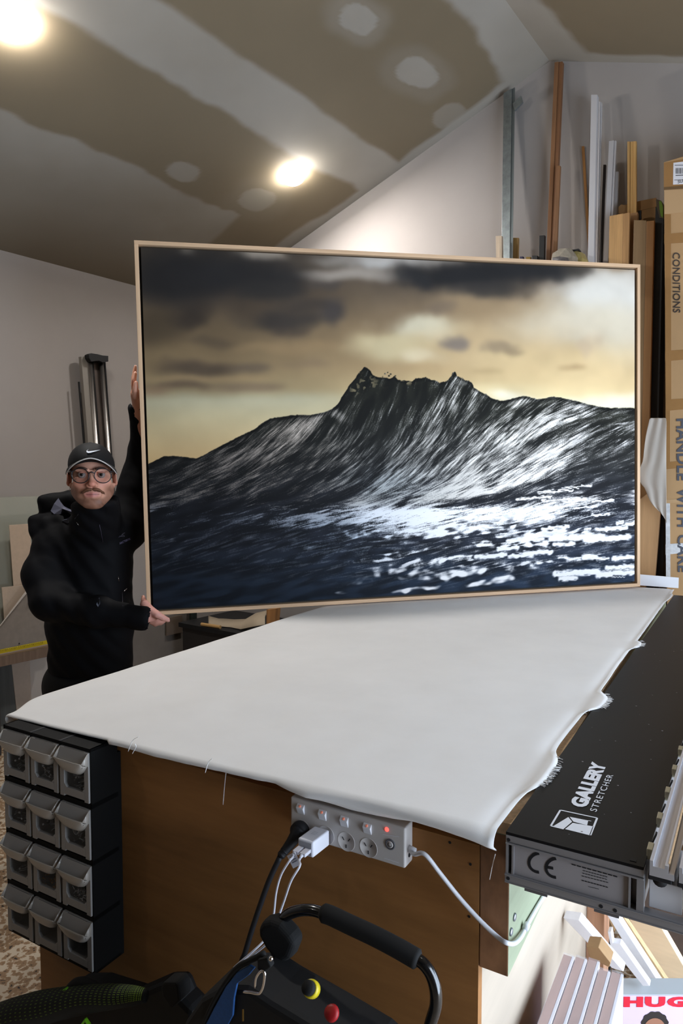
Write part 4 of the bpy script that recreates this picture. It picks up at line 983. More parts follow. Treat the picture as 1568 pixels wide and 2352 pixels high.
MB().tube(spline([qp(160, 2275, -.01), qp(172, 2262, -.015), qp(190, 2257, -.015), qp(208, 2263, -.015), qp(230, 2275, -.01), qp(260, 2280, 0)], 16), .0105, 10).build('grab_handle', M_foam, pk, True)
MB().prism([qp(368, 2268, -.02), qp(374, 2256, -.02), qp(402, 2256, -.02), qp(409, 2266, -.02), qp(412, 2300, -.02), qp(392, 2320, -.02), qp(372, 2290, -.02)], TA*.03).build('top_clip', M_foam, pk, bevel=.004)

# =====================================================================
# frames, canvases and box stored under the machine
# =====================================================================
M_fram = wood('pink_pine', rgb(188, 150, 130), 4, (1, .1, 1), .16, .4)
M_canv = mat('primed_canvas', rgb(228, 226, 230), .6, noise=(60, .03))
M_wrap = mat('shrink_wrap', rgb(225, 225, 240), .1, alpha=.14)
pxs = [(1304, 2181), (1328, 2189), (1354, 2197), (1386, 2207), (1410, 2214)]
bs = [w_inv(on_z(u, v, .55)) for u, v in pxs]; wid = .0245
order = ['first from the plywood', 'second from the plywood', 'third from the plywood', 'fourth from the plywood', 'fifth from the plywood']
for k in range(5):
    b0 = -.012+k*.0234; af = .47+.008*((k*7) % 3-1); zt = .553-.002*k
    t = thing('wrapped_frame', 'pine edged canvas in clear wrap standing on edge, '+order[k], 'canvas', W(.25, b0+.012, 0), 'wrapped canvases under the machine')
    MB().bx(.06, af, b0, b0+.0168, 0, zt).build('stretcher_frame', M_fram, t, bevel=.001)
    MB().bx(.058, af+.001, b0+.0170, b0+.0218, .002, zt+.0005).build('canvas_face', M_canv, t)
    MB().add([W(.058, b0, zt+.002), W(.058, b0+.0220, zt+.002), W(af+.002, b0+.0220, zt+.0026), W(af+.002, b0, zt+.0026)], [(0, 1, 2, 3)]).build('wrap', M_wrap, t, solid=.0002)
def slab(name, label, cat, px, a0, depth, m, group=None, parent=None, thick=None):
    o_ = MB().prism([w_a(u, v, a0) for u, v in px], TA*depth).build(name, m, parent, bevel=.001)
    if parent is None: tag(o_, label, cat, group)
    return o_
M_wht = mat('white_coated_board', rgb(232, 231, 234), .5); M_card = mat('brown_card', rgb(158, 124, 86), .75, noise=(30, .08)); M_pine = wood('pine_board', rgb(226, 200, 164), 5, (.08, 1, 1), .10, .55)
M_darkc = mat('dark_card', rgb(88, 72, 62), .8, noise=(50, .15))
slab('canvas_bar', 'short white canvas edge leaning lowest on the side panel', 'canvas', [(1293, 2108), (1329, 2113), (1432, 2232), (1405, 2224)], .62, .032, M_canv, 'white canvases leaning under the machine')
slab('canvas_bar', 'white canvas with notched top leaning behind the lowest one', 'canvas', [(1395, 2140), (1403, 2140), (1407, 2166), (1424, 2168), (1492, 2265), (1476, 2265), (1401, 2172)], .74, .022, M_canv, 'white canvases leaning under the machine')
slab('canvas_bar', 'tall white canvas leaning in front of the pine board', 'canvas', [(1384, 2086), (1407, 2092), (1518, 2265), (1494, 2265)], .90, .03, M_canv, 'white canvases leaning under the machine')
slab('pine_strip', 'narrow tan timber strip leaning beside the pine board', 'timber', [(1409, 2090), (1424, 2094), (1538, 2265), (1522, 2265)], .96, .02, wood('tan_strip', rgb(204, 172, 128), 5))
slab('pine_board', 'wide pale pine board leaning under the machine', 'timber', [(1430, 2085), (1512, 2120), (1610, 2290), (1545, 2290)], 1.04, .03, M_pine)
slab('card_offcut', 'folded brown cardboard offcut behind the leaning canvases', 'cardboard', [(1358, 2104), (1386, 2088), (1412, 2140), (1400, 2158), (1372, 2130)], 1.06, .03, M_card)
slab('card_scrap', 'small crumpled cardboard scrap behind the wrapped frames', 'cardboard', [(1346, 2174), (1374, 2176), (1402, 2212), (1398, 2222), (1354, 2200)], .54, .04, M_card)
slab('dark_sheet', 'dark brown panel standing behind the pine board', 'panel', [(1440, 2040), (1680, 2040), (1720, 2420), (1500, 2420)], 1.25, .02, M_darkc)
slab('dark_sheet', 'black sheet standing in for shade at the far end of the side panel', 'panel', [(1352, 2060), (1400, 2060), (1400, 2250), (1340, 2250)], 1.15, .02, M_black)  # black sheet stands in for the shade in the gap
# nappy carton with red lettering
hb = thing('carton', 'lilac nappy carton with red lettering and baby picture', 'box', W(.9, .16, 0))
HA = .74
BR_, BA_ = to_room(np.array([1., 0, 0])), to_room(np.array([0, 1., 0]))      # the carton stands square to the doorway side, not to the bench
BP0 = w_a(1500, 2300, HA)
def bface(u, v, d=0.): return on_plane(u, v, BP0-BA_*d, BA_)
c0, c1 = bface(1420, 2284), bface(1604, 2286)
zt = (c0[2]+c1[2])/2; wd = np.linalg.norm((c1-c0)[:2]); base = c0*[1, 1, 0]
M_lil = mat('lilac_print', rgb(206, 186, 222), .45); M_ctop = mat('carton_grey', rgb(176, 182, 186), .6)
MB().box(base, BR_*wd, BA_*.055, UPZ*zt).build('box_body', M_ctop, hb, bevel=.0015)
MB().box(base-BA_*.0012+BR_*.001+UPZ*.01, BR_*(wd-.002), BA_*.001, UPZ*(zt-.011)).build('front_print', M_lil, hb)
M_redp = mat('red_print', rgb(206, 28, 52), .45)
for k, (g_, u0, u1) in enumerate((('H', 1431, 1476), ('U', 1480, 1527), ('G', 1531, 1579))):
    q0, q1, q2 = bface(u0, 2313, .0015), bface(u1, 2313, .0015), bface(u0, 2289, .0015)
    text('letter', g_, M_redp, hb, q0, BR_, UPZ, q2[2]-q0[2], np.linalg.norm(q1-q0), bold=.07)
hd = bface(1503, 2356, .0016)
M_bskin = mat('printed_skin', rgb(150, 104, 82), .5); M_bhair = mat('printed_hair', rgb(38, 30, 28), .5)
def disc(c, rx, rz, d, n=28, f=lambda a: 1): return [c+BR_*rx*math.cos(a)*f(a)+UPZ*rz*math.sin(a)*f(a)-BA_*d for a in np.linspace(0, 2*math.pi, n, endpoint=False)]
def flat(name, pts, m): MB().add(pts, [tuple(range(len(pts)))]).build(name, m, hb)
flat('printed_hair', disc(hd+UPZ*.004, .032, .031, .0, 40, lambda a: 1+.04*math.sin(a*11)), M_bhair)
flat('printed_face', disc(hd-UPZ*.010, .026, .029, .0006), M_bskin)
for s_ in (-1, 1):
    flat('printed_eye', disc(hd+BR_*s_*.010-UPZ*.010, .0045, .003, .0010, 12), mat('printed_white', rgb(220, 210, 205), .5)); flat('printed_pupil', disc(hd+BR_*s_*.010-UPZ*.010, .0026, .0028, .0013, 12), M_bhair)
flat('printed_mouth', disc(hd-UPZ*.027, .008, .003, .0010, 12), mat('printed_lip', rgb(130, 60, 56), .5))

# =====================================================================
# mouldings, boards and boxes leaning on the north wall
# =====================================================================
M_ply_brown = wood('cedar_brown', rgb(132, 94, 64), 5, (1, 1, .05), .22)
M_paint = mat('primed_moulding', rgb(200, 197, 198), .5)
M_pale = wood('pale_stick', rgb(206, 186, 162), 6); M_tan = wood('tan_stick', rgb(180, 140, 84), 6); M_yel = wood('yellow_pine', rgb(206, 164, 104), 6, (3, 1, .04), .2)
M_dkstick = mat('dark_moulding', rgb(52, 44, 42), .5); M_blk = mat('black_moulding', rgb(20, 20, 22), .5); M_beech = wood('oak_board', rgb(196, 152, 100), 3.5, (1.6, 1, .07), .26)
def lean(name, label, cat, left, right, low, ytop, k, thick, m, group=None, profile=None, zfloor=0., sub=None):
    """a length of timber leaning on the wall: left / right = its top corners in the photo, low = a point lower on its left edge"""
    zt = on_y(*left, ytop)[2]
    n = np.array([0, 1, -k]); p0 = np.array([0, ytop, zt])
    A_ = on_plane(*left, p0, n); B_ = on_plane(*right, p0, n); L_ = on_plane(*low, p0, n)
    d = (L_-A_)/(A_[2]-L_[2])                    # per metre of drop
    tz = A_[2]-zfloor
    C_ = A_+d*tz; D_ = B_+d*(B_[2]-zfloor)
    back = np.array([0, 1, -k]); back = back/np.linalg.norm(back)*thick
    t = None
    if profile is None:
        o_ = MB().prism([A_, B_, D_, C_], back).build(name, m, None, bevel=.0015)
        return tag(o_, label, cat, group)
    t = thing(name, label, cat, (C_+D_)/2, group)
    for (f0, f1, dy, th_, nm, mm) in profile:
        a0, a1, c0_, c1_ = A_+(B_-A_)*f0, A_+(B_-A_)*f1, C_+(D_-C_)*f0, C_+(D_-C_)*f1
        off = back/thick*dy
        MB().prism([a0+off, a1+off, c1_+off, c0_+off], back/thick*th_).build(nm, mm, t, bevel=.001)
    return t
G1 = 'lengths of moulding leaning on the gable wall'
# galvanised channel
st_ = lean('steel_stud', 'galvanised steel channel leaning tall against the gable wall', 'stud', (1156, 214), (1180, 200), (1152, 520), 3.745, .055, .03, M_steel, G1,
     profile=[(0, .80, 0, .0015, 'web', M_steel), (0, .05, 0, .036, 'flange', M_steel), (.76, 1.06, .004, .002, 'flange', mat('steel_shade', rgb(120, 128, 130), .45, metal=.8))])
c = on_y(1177, 238, 3.735); MB().box(c, (.045, 0, .03), (.0, .012, 0), (.012, 0, -.04)).build('clip', M_steel, st_)
lean('timber_plank', 'tall brown timber plank leaning up to the ridge of the gable wall', 'timber', (1273, 143), (1291, 140), (1255, 560), 3.76, .06, .028, M_ply_brown, G1, profile=[(0, .52, 0, .028, 'strip', M_ply_brown), (.54, 1.0, .003, .026, 'strip', wood('cedar_brown_two', rgb(124, 86, 58), 5, (1, 1, .05), .2))])
lean('timber_batten', 'shorter brown batten leaning beside the tall brown plank', 'timber', (1277, 380), (1286, 380), (1268, 590), 3.69, .055, .018, M_ply_brown, G1)
lean('pale_batten', 'pale offcut standing just proud of the print beside the steel channel', 'timber', (1138, 542), (1152, 541), (1138.5, 600), 3.60, .04, .02, M_pale)
lean('tan_batten', 'short tan offcut standing behind the steel channel', 'timber', (1178, 546), (1190, 546), (1177, 600), 3.73, .04, .015, M_tan)
lean('black_batten', 'short black moulding offcut standing beside the tall brown plank', 'timber', (1238, 541), (1250, 540), (1237, 600), 3.585, .04, .02, M_blk, profile=[(0, 1, 0, .02, 'upright', M_blk)])
lean('black_block', 'low black offcut in front of the black moulding', 'timber', (1221, 587), (1234, 587), (1221, 604), 3.568, .035, .02, mat('black_block', rgb(26, 25, 28), .5))
lean('navy_offcut', 'small navy offcut tip showing above the print', 'timber', (1193, 589), (1201, 589), (1193, 604), 3.60, .04, .015, mat('navy', rgb(40, 38, 74), .5))
lean('yellow_offcut', 'small mustard offcut tip showing above the print', 'timber', (1207, 590), (1218, 590), (1207, 604), 3.60, .04, .015, mat('mustard', rgb(150, 118, 24), .5))
lean('brown_offcut', 'tiny brown offcut tip beside the pale offcut', 'timber', (1134, 592), (1139, 592), (1134, 604), 3.70, .05, .012, mat('brown_tip', rgb(96, 70, 56), .5))
lean('thin_stick', 'thin brown stick tilted across to the white mouldings', 'timber', (1335, 336), (1341, 335), (1346, 520), 3.788, .0, .008, wood('thin_stick', rgb(160, 112, 62), 6), G1)
lean('white_moulding', 'tallest white moulding leaning on the gable wall', 'moulding', (1357, 217), (1371, 217), (1349, 600), 3.68, .06, .03, M_paint, G1)
lean('stepped_moulding', 'white stepped moulding close behind the tallest white one', 'moulding', (1369, 231), (1381, 234), (1362, 600), 3.755, .055, .02, M_paint, G1, profile=[(0, .45, .004, .01, 'flat', M_paint), (.5, .78, .0, .012, 'bead', M_paint), (.82, 1, .004, .012, 'lip', M_paint)])
lean('dark_moulding', 'dark brown moulding in the gap between white mouldings', 'moulding', (1385, 378), (1391, 378), (1376, 600), 3.775, .03, .012, M_dkstick, G1)
lean('white_moulding', 'middle height white moulding with a thin edge strip', 'moulding', (1398, 324), (1411, 322), (1387, 560), 3.70, .06, .03, M_paint, G1, profile=[(0, .86, 0, .026, 'board', M_paint), (.9, 1.22, .006, .012, 'strip', M_paint)])
lean('short_moulding', 'short white moulding half hidden behind the oak boards', 'moulding', (1413, 394), (1420, 394), (1408, 500), 3.77, .04, .02, M_paint, G1)
lean('pine_moulding', 'yellow pine moulding with fine grooves standing behind the oak boards', 'moulding', (1440, 325), (1461, 324), (1440, 480), 3.695, .004, .014, M_yel, G1, profile=[(0, .28, 0, .014, 'rib', M_yel), (.31, .62, .002, .014, 'rib', M_yel), (.65, 1, 0, .014, 'rib', M_yel)])
# crumpled packet and box on a pile behind the print
pkts = thing('crumpled_packet', 'crumpled grey and white paper packet on top of the moulding pile', 'packet', on_y(1300, 600, 3.48))
q = MB(); rr = random.Random(3)
def crumple(px, y, dy, m, nm, parent):
    P_ = [on_y(u, v, y) for u, v in px]; b_ = MB()
    cc = sum(P_)/len(P_); mid = [p+(cc-p)*.25+np.array([0, -.03, .0]) for p in P_]; bk = [p+np.array([0, dy, .004]) for p in P_]
    n_ = len(P_); b_.add(P_+mid+[cc+np.array([.004, -.035, .002])]+bk, [(i, (i+1) % n_, n_+(i+1) % n_, n_+i) for i in range(n_)]+[(n_+i, n_+(i+1) % n_, 2*n_) for i in range(n_)]+[(2*n_+1+i, 2*n_+1+(i+1) % n_, (i+1) % n_, i) for i in range(n_)]+[tuple(range(3*n_, 2*n_, -1))])
    return b_.build(nm, m, parent)
crumple([(1266, 596), (1268, 584), (1284, 574), (1286, 571), (1308, 570), (1316, 580), (1322, 590), (1320, 612), (1266, 612)], 3.47, .05, mat('packet_grey', rgb(176, 166, 148), .6, noise=(40, .25)), 'paper', pkts)
crumple([(1268, 594), (1290, 590), (1304, 592), (1306, 612), (1268, 612)], 3.435, .02, mat('packet_dark', rgb(120, 116, 116), .4, noise=(50, .3)), 'dark_band', pkts)
cy_ = crumple([(1312, 576), (1322, 573), (1336, 580), (1344, 596), (1342, 612), (1318, 612)], 3.535, .05, mat('packet_yellow', rgb(172, 154, 96), .6, noise=(40, .2)), None or 'yellow_carton', None)
tag(cy_, 'crushed yellow carton beside the grey paper packet', 'carton')
MB().prism([on_y(u, v, 3.50) for u, v in ((1312, 574), (1328, 571), (1329, 575), (1314, 578))], (0, .04, 0)).build('torn_flap', M_blk, cy_)
# shelf that carries the packets
tag(MB().xyz(-1.27, -1.06, 3.40, 3.455, 0, on_y(1300, 612, 3.43)[2]-.006).build('offcut_bin', mat('bin_card', rgb(120, 96, 70), .8)), 'tall plain carton hidden behind the print that carries the crumpled packets', 'carton')

# boards and boxes in the north east corner
G2 = 'oak boards standing behind the print'
def stand(name, label, cat, px, y, dy, m, group=None, parent=None, bevel=.002):
    o_ = MB().prism([on_y(u, v, y) for u, v in px], (0, dy, 0)).build(name, m, parent, bevel=bevel)
    return tag(o_, label, cat, group) if parent is None else o_
def to_floor(px, y):                # two top corners -> quad down to the floor
    a, b_ = on_y(*px[0], y), on_y(*px[1], y); return [a, b_, np.array([b_[0], y, 0]), np.array([a[0], y, 0])]
def standf(name, label, cat, l, r, y, dy, m, group=None, dx=0.):
    q = to_floor((l, r), y); q[2] = q[2]+np.array([dx, 0, 0]); q[3] = q[3]+np.array([dx, 0, 0])
    return tag(MB().prism(q, (0, dy, 0)).build(name, m, None, bevel=.002), label, cat, group)
standf('oak_board', 'widest oak board, with dark grain, first beside the white mouldings', 'timber', (1399, 496), (1431, 490), 3.60, .03, M_beech, G2)
standf('oak_board', 'oak board second from the white mouldings', 'timber', (1431, 491), (1445, 487), 3.60, .028, wood('oak_two', rgb(176, 134, 88), 3.5, (1.6, 1, .07), .2), G2)
standf('oak_board', 'narrow oak board with notched top, third from the white mouldings', 'timber', (1446, 490), (1464, 487), 3.635, .028, wood('oak_three', rgb(150, 112, 74), 3.5, (1.6, 1, .07), .2), G2)
standf('grey_oak_board', 'greyish board with a pale edge in front of the tall brown carton', 'timber', (1455, 505), (1484, 506), 3.59, .02, wood('oak_grey', rgb(138, 112, 80), 3.5, (1.6, 1, .07), .2), G2)
standf('brown_board', 'smooth brown board closest to the gap by the lettered carton', 'timber', (1484, 508), (1502, 506), 3.59, .022, wood('oak_brown', rgb(146, 106, 66), 3.5, (1.6, 1, .07), .15), G2)
tb = thing('tall_carton', 'tall brown carton with an open torn top standing behind the oak boards', 'box', (-.86, 3.72, 0))
zt1, zt2 = on_y(1432, 470, 3.715), on_y(1506, 460, 3.715); M_card2 = mat('carton_brown', rgb(140, 106, 66), .8, noise=(12, .08))
MB().prism([on_y(1430, 478, 3.715), on_y(1506, 470, 3.715), on_y(1506, 470, 3.715)*[1, 1, 0], on_y(1430, 478, 3.715)*[1, 1, 0]], (0, .07, 0)).build('carton_body', M_card2, tb)
MB().prism([on_y(u, v, 3.715) for u, v in ((1420, 476), (1427, 470), (1432, 472), (1470, 462), (1506, 455), (1508, 474), (1462, 485), (1420, 497))], (0, .004, 0)).build('flap', M_card2, tb, solid=.002)
MB().prism([on_y(u, v, 3.712) for u, v in ((1465, 484), (1472, 483), (1472, 504), (1466, 506))], (0, .003, 0)).build('slot', M_blk, tb)
bc_ = thing('black_carton', 'tall black carton with a lime green corner in the gap beside the lettered carton', 'box', (-.75, 3.6, 0))
MB().prism([on_y(1505, 474, 3.62), on_y(1523, 500, 3.62), on_y(1523, 500, 3.62)*[1, 1, 0], on_y(1505, 474, 3.62)*[1, 1, 0]], (0, .1, 0)).build('carton_body', M_blk, bc_)
MB().prism([on_y(u, v, 3.615) for u, v in ((1506, 457), (1518, 461), (1523, 472), (1523, 502), (1514, 500), (1507, 474))], (0, .1, 0)).build('corner_print', mat('dark_card_top', rgb(66, 56, 40), .6), bc_)
MB().prism([on_y(u, v, 3.612) for u, v in ((1513, 462), (1518, 462), (1522, 475), (1522, 500), (1517, 496), (1514, 480))], (0, .003, 0)).build('lime_print', mat('lime_print', rgb(86, 120, 26), .5), bc_)
stand('slanted_board', 'pale oak board leaning low between print and lettered carton', 'timber', [(1462, 1152), (1484, 1135), (1500, 1150), (1517, 1165), (1502, 1345), (1462, 1345)], 3.50, .02, wood('slant_oak', rgb(176, 138, 98), 4, (1.2, 1, .08), .14))
stand('dark_pack', 'dark wrapped pack standing in the gap beside the lettered carton', 'box', [(1505, 1140), (1524, 1140), (1524, 1345), (1500, 1345)], 3.56, .02, mat('dark_pack', rgb(30, 27, 28), .5))
# translucent wrap hanging from the carton
M_film = mat('foam_film', rgb(206, 196, 184), .55, trans=.25, alpha=.88)
wr = MB(); 
ol = [(1491, 962, 1530), (1488, 975, 1530), (1482, 1000, 1530), (1477, 1040, 1530), (1476, 1062, 1530), (1466, 1075, 1530), (1466, 1110, 1530), (1480, 1118, 1530), (1486, 1140, 1530), (1496, 1160, 1530), (1512, 1172, 1530), (1526, 1180, 1530)]
G = []
for (u0, v, u1) in ol:
    row = []
    for k in range(9):
        u = u0+(u1-u0)*k/8; vv = v+(-3 if v < 970 else (8*k/8 if 1105 < v < 1120 else (3*k if v > 1130 else 0)))
        row.append(on_y(u, vv, 3.44+.004*math.sin(k*1.7+v*.03)-.006*(k/8)))
    G.append(row)
tag(wr.grid(G).build('foam_wrap', M_film, None, True, solid=.001, sub=1), 'translucent packing foam sheet hanging beside the lettered carton', 'wrap')

# lettered tall carton
BXY = 3.475
lc = thing('lettered_carton', 'tall taped shipping carton with large sideways lettering at the end of the bench', 'box', (-.55, BXY+.15, 0))
M_kraft = mat('kraft', rgb(178, 142, 100), .7, noise=(6, .05)); M_tape = mat('parcel_tape', rgb(156, 116, 72), .25, noise=(8, .08), spec=.6); M_tapel = mat('clear_tape', rgb(190, 156, 116), .18, spec=.7)
tl, bl_ = on_y(1524, 372, BXY), on_y(1530, 1330, BXY); dxz = (bl_[0]-tl[0])/(tl[2]-bl_[2])
def BX(u, v, d=0.): return on_y(u, v, BXY-d)
bot = tl+np.array([dxz*tl[2], 0, -tl[2]]); RW = .30
tr_ = tl+np.array([RW, 0, .018]); 
MB().prism([tl, tr_, bot+np.array([RW, 0, 0]), bot], (0, .24, 0)).build('carton_body', M_kraft, lc, bevel=.003)
def patch(nm, px, m, d=.0010): return MB().prism([BX(u, v, d) for u, v in px], (0, .0008, 0)).build(nm, m, lc)
patch('tape', [(1524, 374), (1590, 362), (1590, 428), (1524, 433)], M_tape); patch('tape_edge_shadow', [(1524, 430), (1590, 424), (1590, 432), (1524, 436)], mat('tape_shadow', rgb(110, 84, 54), .5), .0016)  # the narrow dark strip paints a shadow along the tape's lower edge
patch('tape', [(1525, 437), (1590, 434), (1590, 486), (1525, 492)], M_tapel)
patch('tape', [(1525, 538), (1590, 532), (1590, 556), (1525, 560)], M_tape, .0014); patch('tape', [(1526, 492), (1540, 492), (1541, 940), (1528, 940)], M_tape)
patch('tape', [(1527, 806), (1590, 802), (1590, 824), (1527, 830)], M_tape, .0014); patch('tape', [(1528, 918), (1590, 914), (1590, 938), (1528, 944)], M_tape, .0014)
patch('tape', [(1528, 944), (1538, 942), (1538, 1070), (1528, 1072)], M_tape); patch('tape', [(1528, 1062), (1590, 1056), (1590, 1072), (1528, 1078)], M_tape, .0014); patch('tape', [(1528, 1148), (1590, 1144), (1590, 1152), (1528, 1156)], M_tapel, .0014)
M_film2 = mat('pale_tape', rgb(206, 206, 206), .3, noise=(40, .2))
patch('clear_tape', [(1528, 1156), (1538, 1156), (1539, 1325), (1529, 1325)], M_film2, .0012); patch('clear_tape', [(1528, 1250), (1590, 1246), (1590, 1268), (1528, 1274)], M_film2, .0018)
patch('label', [(1546, 374), (1592, 368), (1592, 422), (1545, 424)], mat('label_white', rgb(224, 222, 226), .5), .002)
M_bar = mat('label_ink', rgb(60, 58, 62), .5)
for k in range(14):
    u = 1551+k*2.4; w_ = (.9, 1.5, .7)[k % 3]
    patch('bar', [(u, 386-.05*k), (u+w_, 386-.05*k), (u+w_, 399), (u, 399)], M_bar, .0026)
for (u0, v0, u1, w_) in ((1549, 379, 1590, 1.2), (1551, 402, 1572, 1.6), (1568, 407, 1590, 1.6), (1548, 413, 1590, 1.0)): patch('fine_print', [(u0, v0), (u1, v0-.8), (u1, v0+w_-.8), (u0, v0+w_)], M_bar, .0026)
o1 = BX(1556, 421.5, .003); text('lettering', 'SUP', M_bar, lc, o1, (1, 0, 0), (0, 0, 1), np.linalg.norm(BX(1556, 415, .003)-o1)*1.1)
M_bxink = mat('carton_ink', rgb(62, 54, 50), .6); M_bxgrey = mat('carton_ink_grey', rgb(82, 84, 92), .6)
a_, b_ = BX(1544, 580, .0022), BX(1545, 718, .0022); a2 = BX(1562, 580, .0022)
text('lettering', 'CONDITIONS', M_bxink, lc, a_, b_-a_, a2-a_, np.linalg.norm(a2-a_)*.95, np.linalg.norm(b_-a_), bold=.012, spacing=1.02)
for wd, v0, v1 in (('HANDLE', 962, 1104), ('WITH', 1121, 1210), ('CARE', 1228, 1314)):
    a_, b_ = BX(1553+(v0-964)*.0086, v0, .0024), BX(1553+(v1-964)*.0086, v1, .0024); a2 = BX(1580, v0, .0024); a2[2] = a_[2]
    text('lettering', wd, M_bxgrey, lc, a_, b_-a_, a2-a_, np.linalg.norm(a2-a_), np.linalg.norm(b_-a_), bold=.03, spacing=1.05)
# white foam board on the bench end
zt = [on_plane(1471, 1320, W(2.488, 0, 0), TA)[2], on_plane(1558, 1327, W(2.488, 0, 0), TA)]
tag(MB().prism([W(2.488, -.125, TZ+.007), zt[1]*[1, 1, 0]+[0, 0, TZ+.007], zt[1], W(2.488, -.125, zt[0]+.001)], TA*.006).build('foam_board', mat('foam_board', rgb(230, 230, 234), .6)), 'white foam board standing on edge at the far end of the bench', 'board')

# =====================================================================
# west wall: sliding rail, sheets, cutting board
# =====================================================================
def wpoly(px, x, dx, m, name, parent=None): return MB().prism([on_x(u, v, x) for u, v in px], (dx, 0, 0)).build(name, m, parent, bevel=.001)
rl = thing('sliding_rail', 'aluminium sliding rail with two chrome tubes leaning on the side wall behind the person', 'rail', on_x(240, 1330, -3.9)*[1, 1, 0])
def down(p, q, x):                      # extend the line p->q (photo points on plane x) to the floor
    a, b_ = on_x(*p, x), on_x(*q, x); d = (b_-a)/(a[2]-b_[2]); return a, a+d*(a[2]-.004)
M_box = mat('anodised', rgb(150, 144, 136), .45, metal=.3); M_tubec = mat('chrome_tube', rgb(190, 184, 178), .32, metal=1.)
a0, a1 = down((180, 820), (196, 1020), -3.955); b0_, b1_ = down((196, 818), (210, 1020), -3.955)
MB().prism([a0, b0_, b1_, a1], (.03, 0, 0)).build('side_profile', M_box, rl, bevel=.002)
a0, a1 = down((198, 822), (213, 1020), -3.95); b0_, b1_ = down((237, 826), (253, 1034), -3.95)
MB().prism([a0, b0_, b1_, a1], (.012, 0, 0)).build('back_profile', mat('rail_brown', rgb(96, 86, 80), .4, metal=.4), rl)
for (p, q) in (((206, 826), (221, 1022)), ((232, 830), (249, 1034))):
    a, b_ = down(p, q, -3.92); MB().tube([a, b_], .0145, 14).build('tube', M_tubec, rl, True)
for (p, q) in (((212, 826), (227.5, 1022)), ((240, 830), (254.5, 1034))):
    a, b_ = down(p, q, -3.935); MB().tube([a, b_], .007, 8).build('dark_edge', M_blk, rl)
wpoly([(194, 816), (200, 813), (214, 815), (226, 818), (239, 819), (239, 832), (226, 834), (218, 830), (200, 832), (195, 824)], -3.925, .045, M_blk, 'end_cap', rl)
a, b_ = down((181, 877), (193, 1021), -3.935); MB().tube([a, b_], .006, 8).build('thin_rod', M_blk, rl)
M_acry = mat('acrylic', rgb(186, 190, 176), .15, alpha=.42)
tag(MB().prism([on_x(-40, 1143, -3.93), on_x(120, 1139, -3.93), on_x(120, 1139, -3.93)*[1, 1, 0]+[.05, .0, .001], on_x(-40, 1143, -3.93)*[1, 1, 0]+[.05, 0, .001]], (.006, 0, 0)).build('acrylic_sheet', M_acry), 'large clear greenish sheet leaning low on the side wall', 'sheet')
M_mdf = mat('raw_card', rgb(196, 174, 152), .75, noise=(40, .06)); M_grey = mat('grey_mat_board', rgb(134, 124, 114), .75, noise=(30, .08))
wpoly([(20, 1206), (66, 1203), (90, 1420), (36, 1425)], -3.86, .004, M_mdf, 'card_sheet'); tag(bpy.data.objects['card_sheet'], 'taller pinkish card sheet standing behind the tilted cutting board', 'card')
wpoly([(3, 1349), (60, 1343), (70, 1450), (12, 1456)], -3.84, .004, mat('raw_card_two', rgb(190, 170, 150), .75, noise=(40, .06)), 'card_sheet'); tag(bpy.data.objects['card_sheet.001'], 'lower pinkish card sheet stepped in front of the taller one', 'card')
cu = thing('cutting_board', 'grey tilted cutting board with a yellow tape measure along its ledge', 'cutter', on_x(40, 1480, -3.75)*[1, 1, 0])
wpoly([(-60, 1490), (-10, 1452), (70, 1346), (130, 1275), (130, 1476), (-60, 1508)], -3.79, .015, M_grey, 'board', cu)
wpoly([(-12, 1452), (-8, 1446), (72, 1340), (76, 1344)], -3.772, .004, mat('bevel_strip', rgb(196, 186, 176), .5), 'bright_edge', cu)
M_yt = mat('tape_yellow', rgb(196, 172, 24), .45); tpx = [(-60, 1504), (110, 1470), (110, 1479), (-60, 1514)]
wpoly(tpx, -3.77, .003, M_yt, 'tape_measure', cu)
for k in range(26):
    u = -8+k*4.2; v0 = 1504-(u+60)*.2; wpoly([(u, v0+1.2), (u+.7, v0+1.2), (u+.7, v0+(5.5 if k % 5 == 0 else 3)), (u, v0+(5.5 if k % 5 == 0 else 3))], -3.7665, .0006, M_ink, 'tick', cu)
wpoly([(-60, 1515), (110, 1480), (110, 1502), (-60, 1538)], -3.78, .06, wood('ledge', rgb(112, 92, 76), 4), 'ledge', cu)
wpoly([(-60, 1514), (110, 1479), (110, 1482), (-60, 1517)], -3.72, .004, mat('ledge_edge', rgb(150, 132, 116), .5), 'ledge_lip', cu)
for (u, v) in ((44, 1478),): MB().lathe(on_x(u, v, -3.774), (1, 0, 0), [(.004, 0), (.003, .004)], 8).build('screw', M_ink, cu)
MB().tube([on_x(66, 1388, -3.77), on_x(72, 1362, -3.77), on_x(78, 1362, -3.77)], .004, 6).build('handle', M_ink, cu); MB().tube([on_x(66, 1389, -3.765), on_x(80, 1366, -3.765)], .005, 6).build('handle', M_ink, cu)
for y_ in (1.9, 2.5): MB().xyz(-3.79, -3.74, y_, y_+.05, 0, on_x(30, 1500, -3.78)[2]-.02).build('leg', M_dkstick, cu)
wpoly([(24, 1520), (66, 1512), (72, 1640), (38, 1650)], -3.84, .01, mat('pale_board', rgb(178, 164, 150), .7, noise=(20, .06)), 'pale_board'); tag(bpy.data.objects['pale_board'], 'pale pinkish board stored under the cutting board ledge', 'board')
wpoly([(64, 1512), (130, 1500), (136, 1640), (72, 1650)], -3.85, .01, mat('pale_panel_two', rgb(184, 176, 168), .7), 'white_offcut'); tag(bpy.data.objects['white_offcut'], 'whiter board under the ledge closest to the person', 'board')
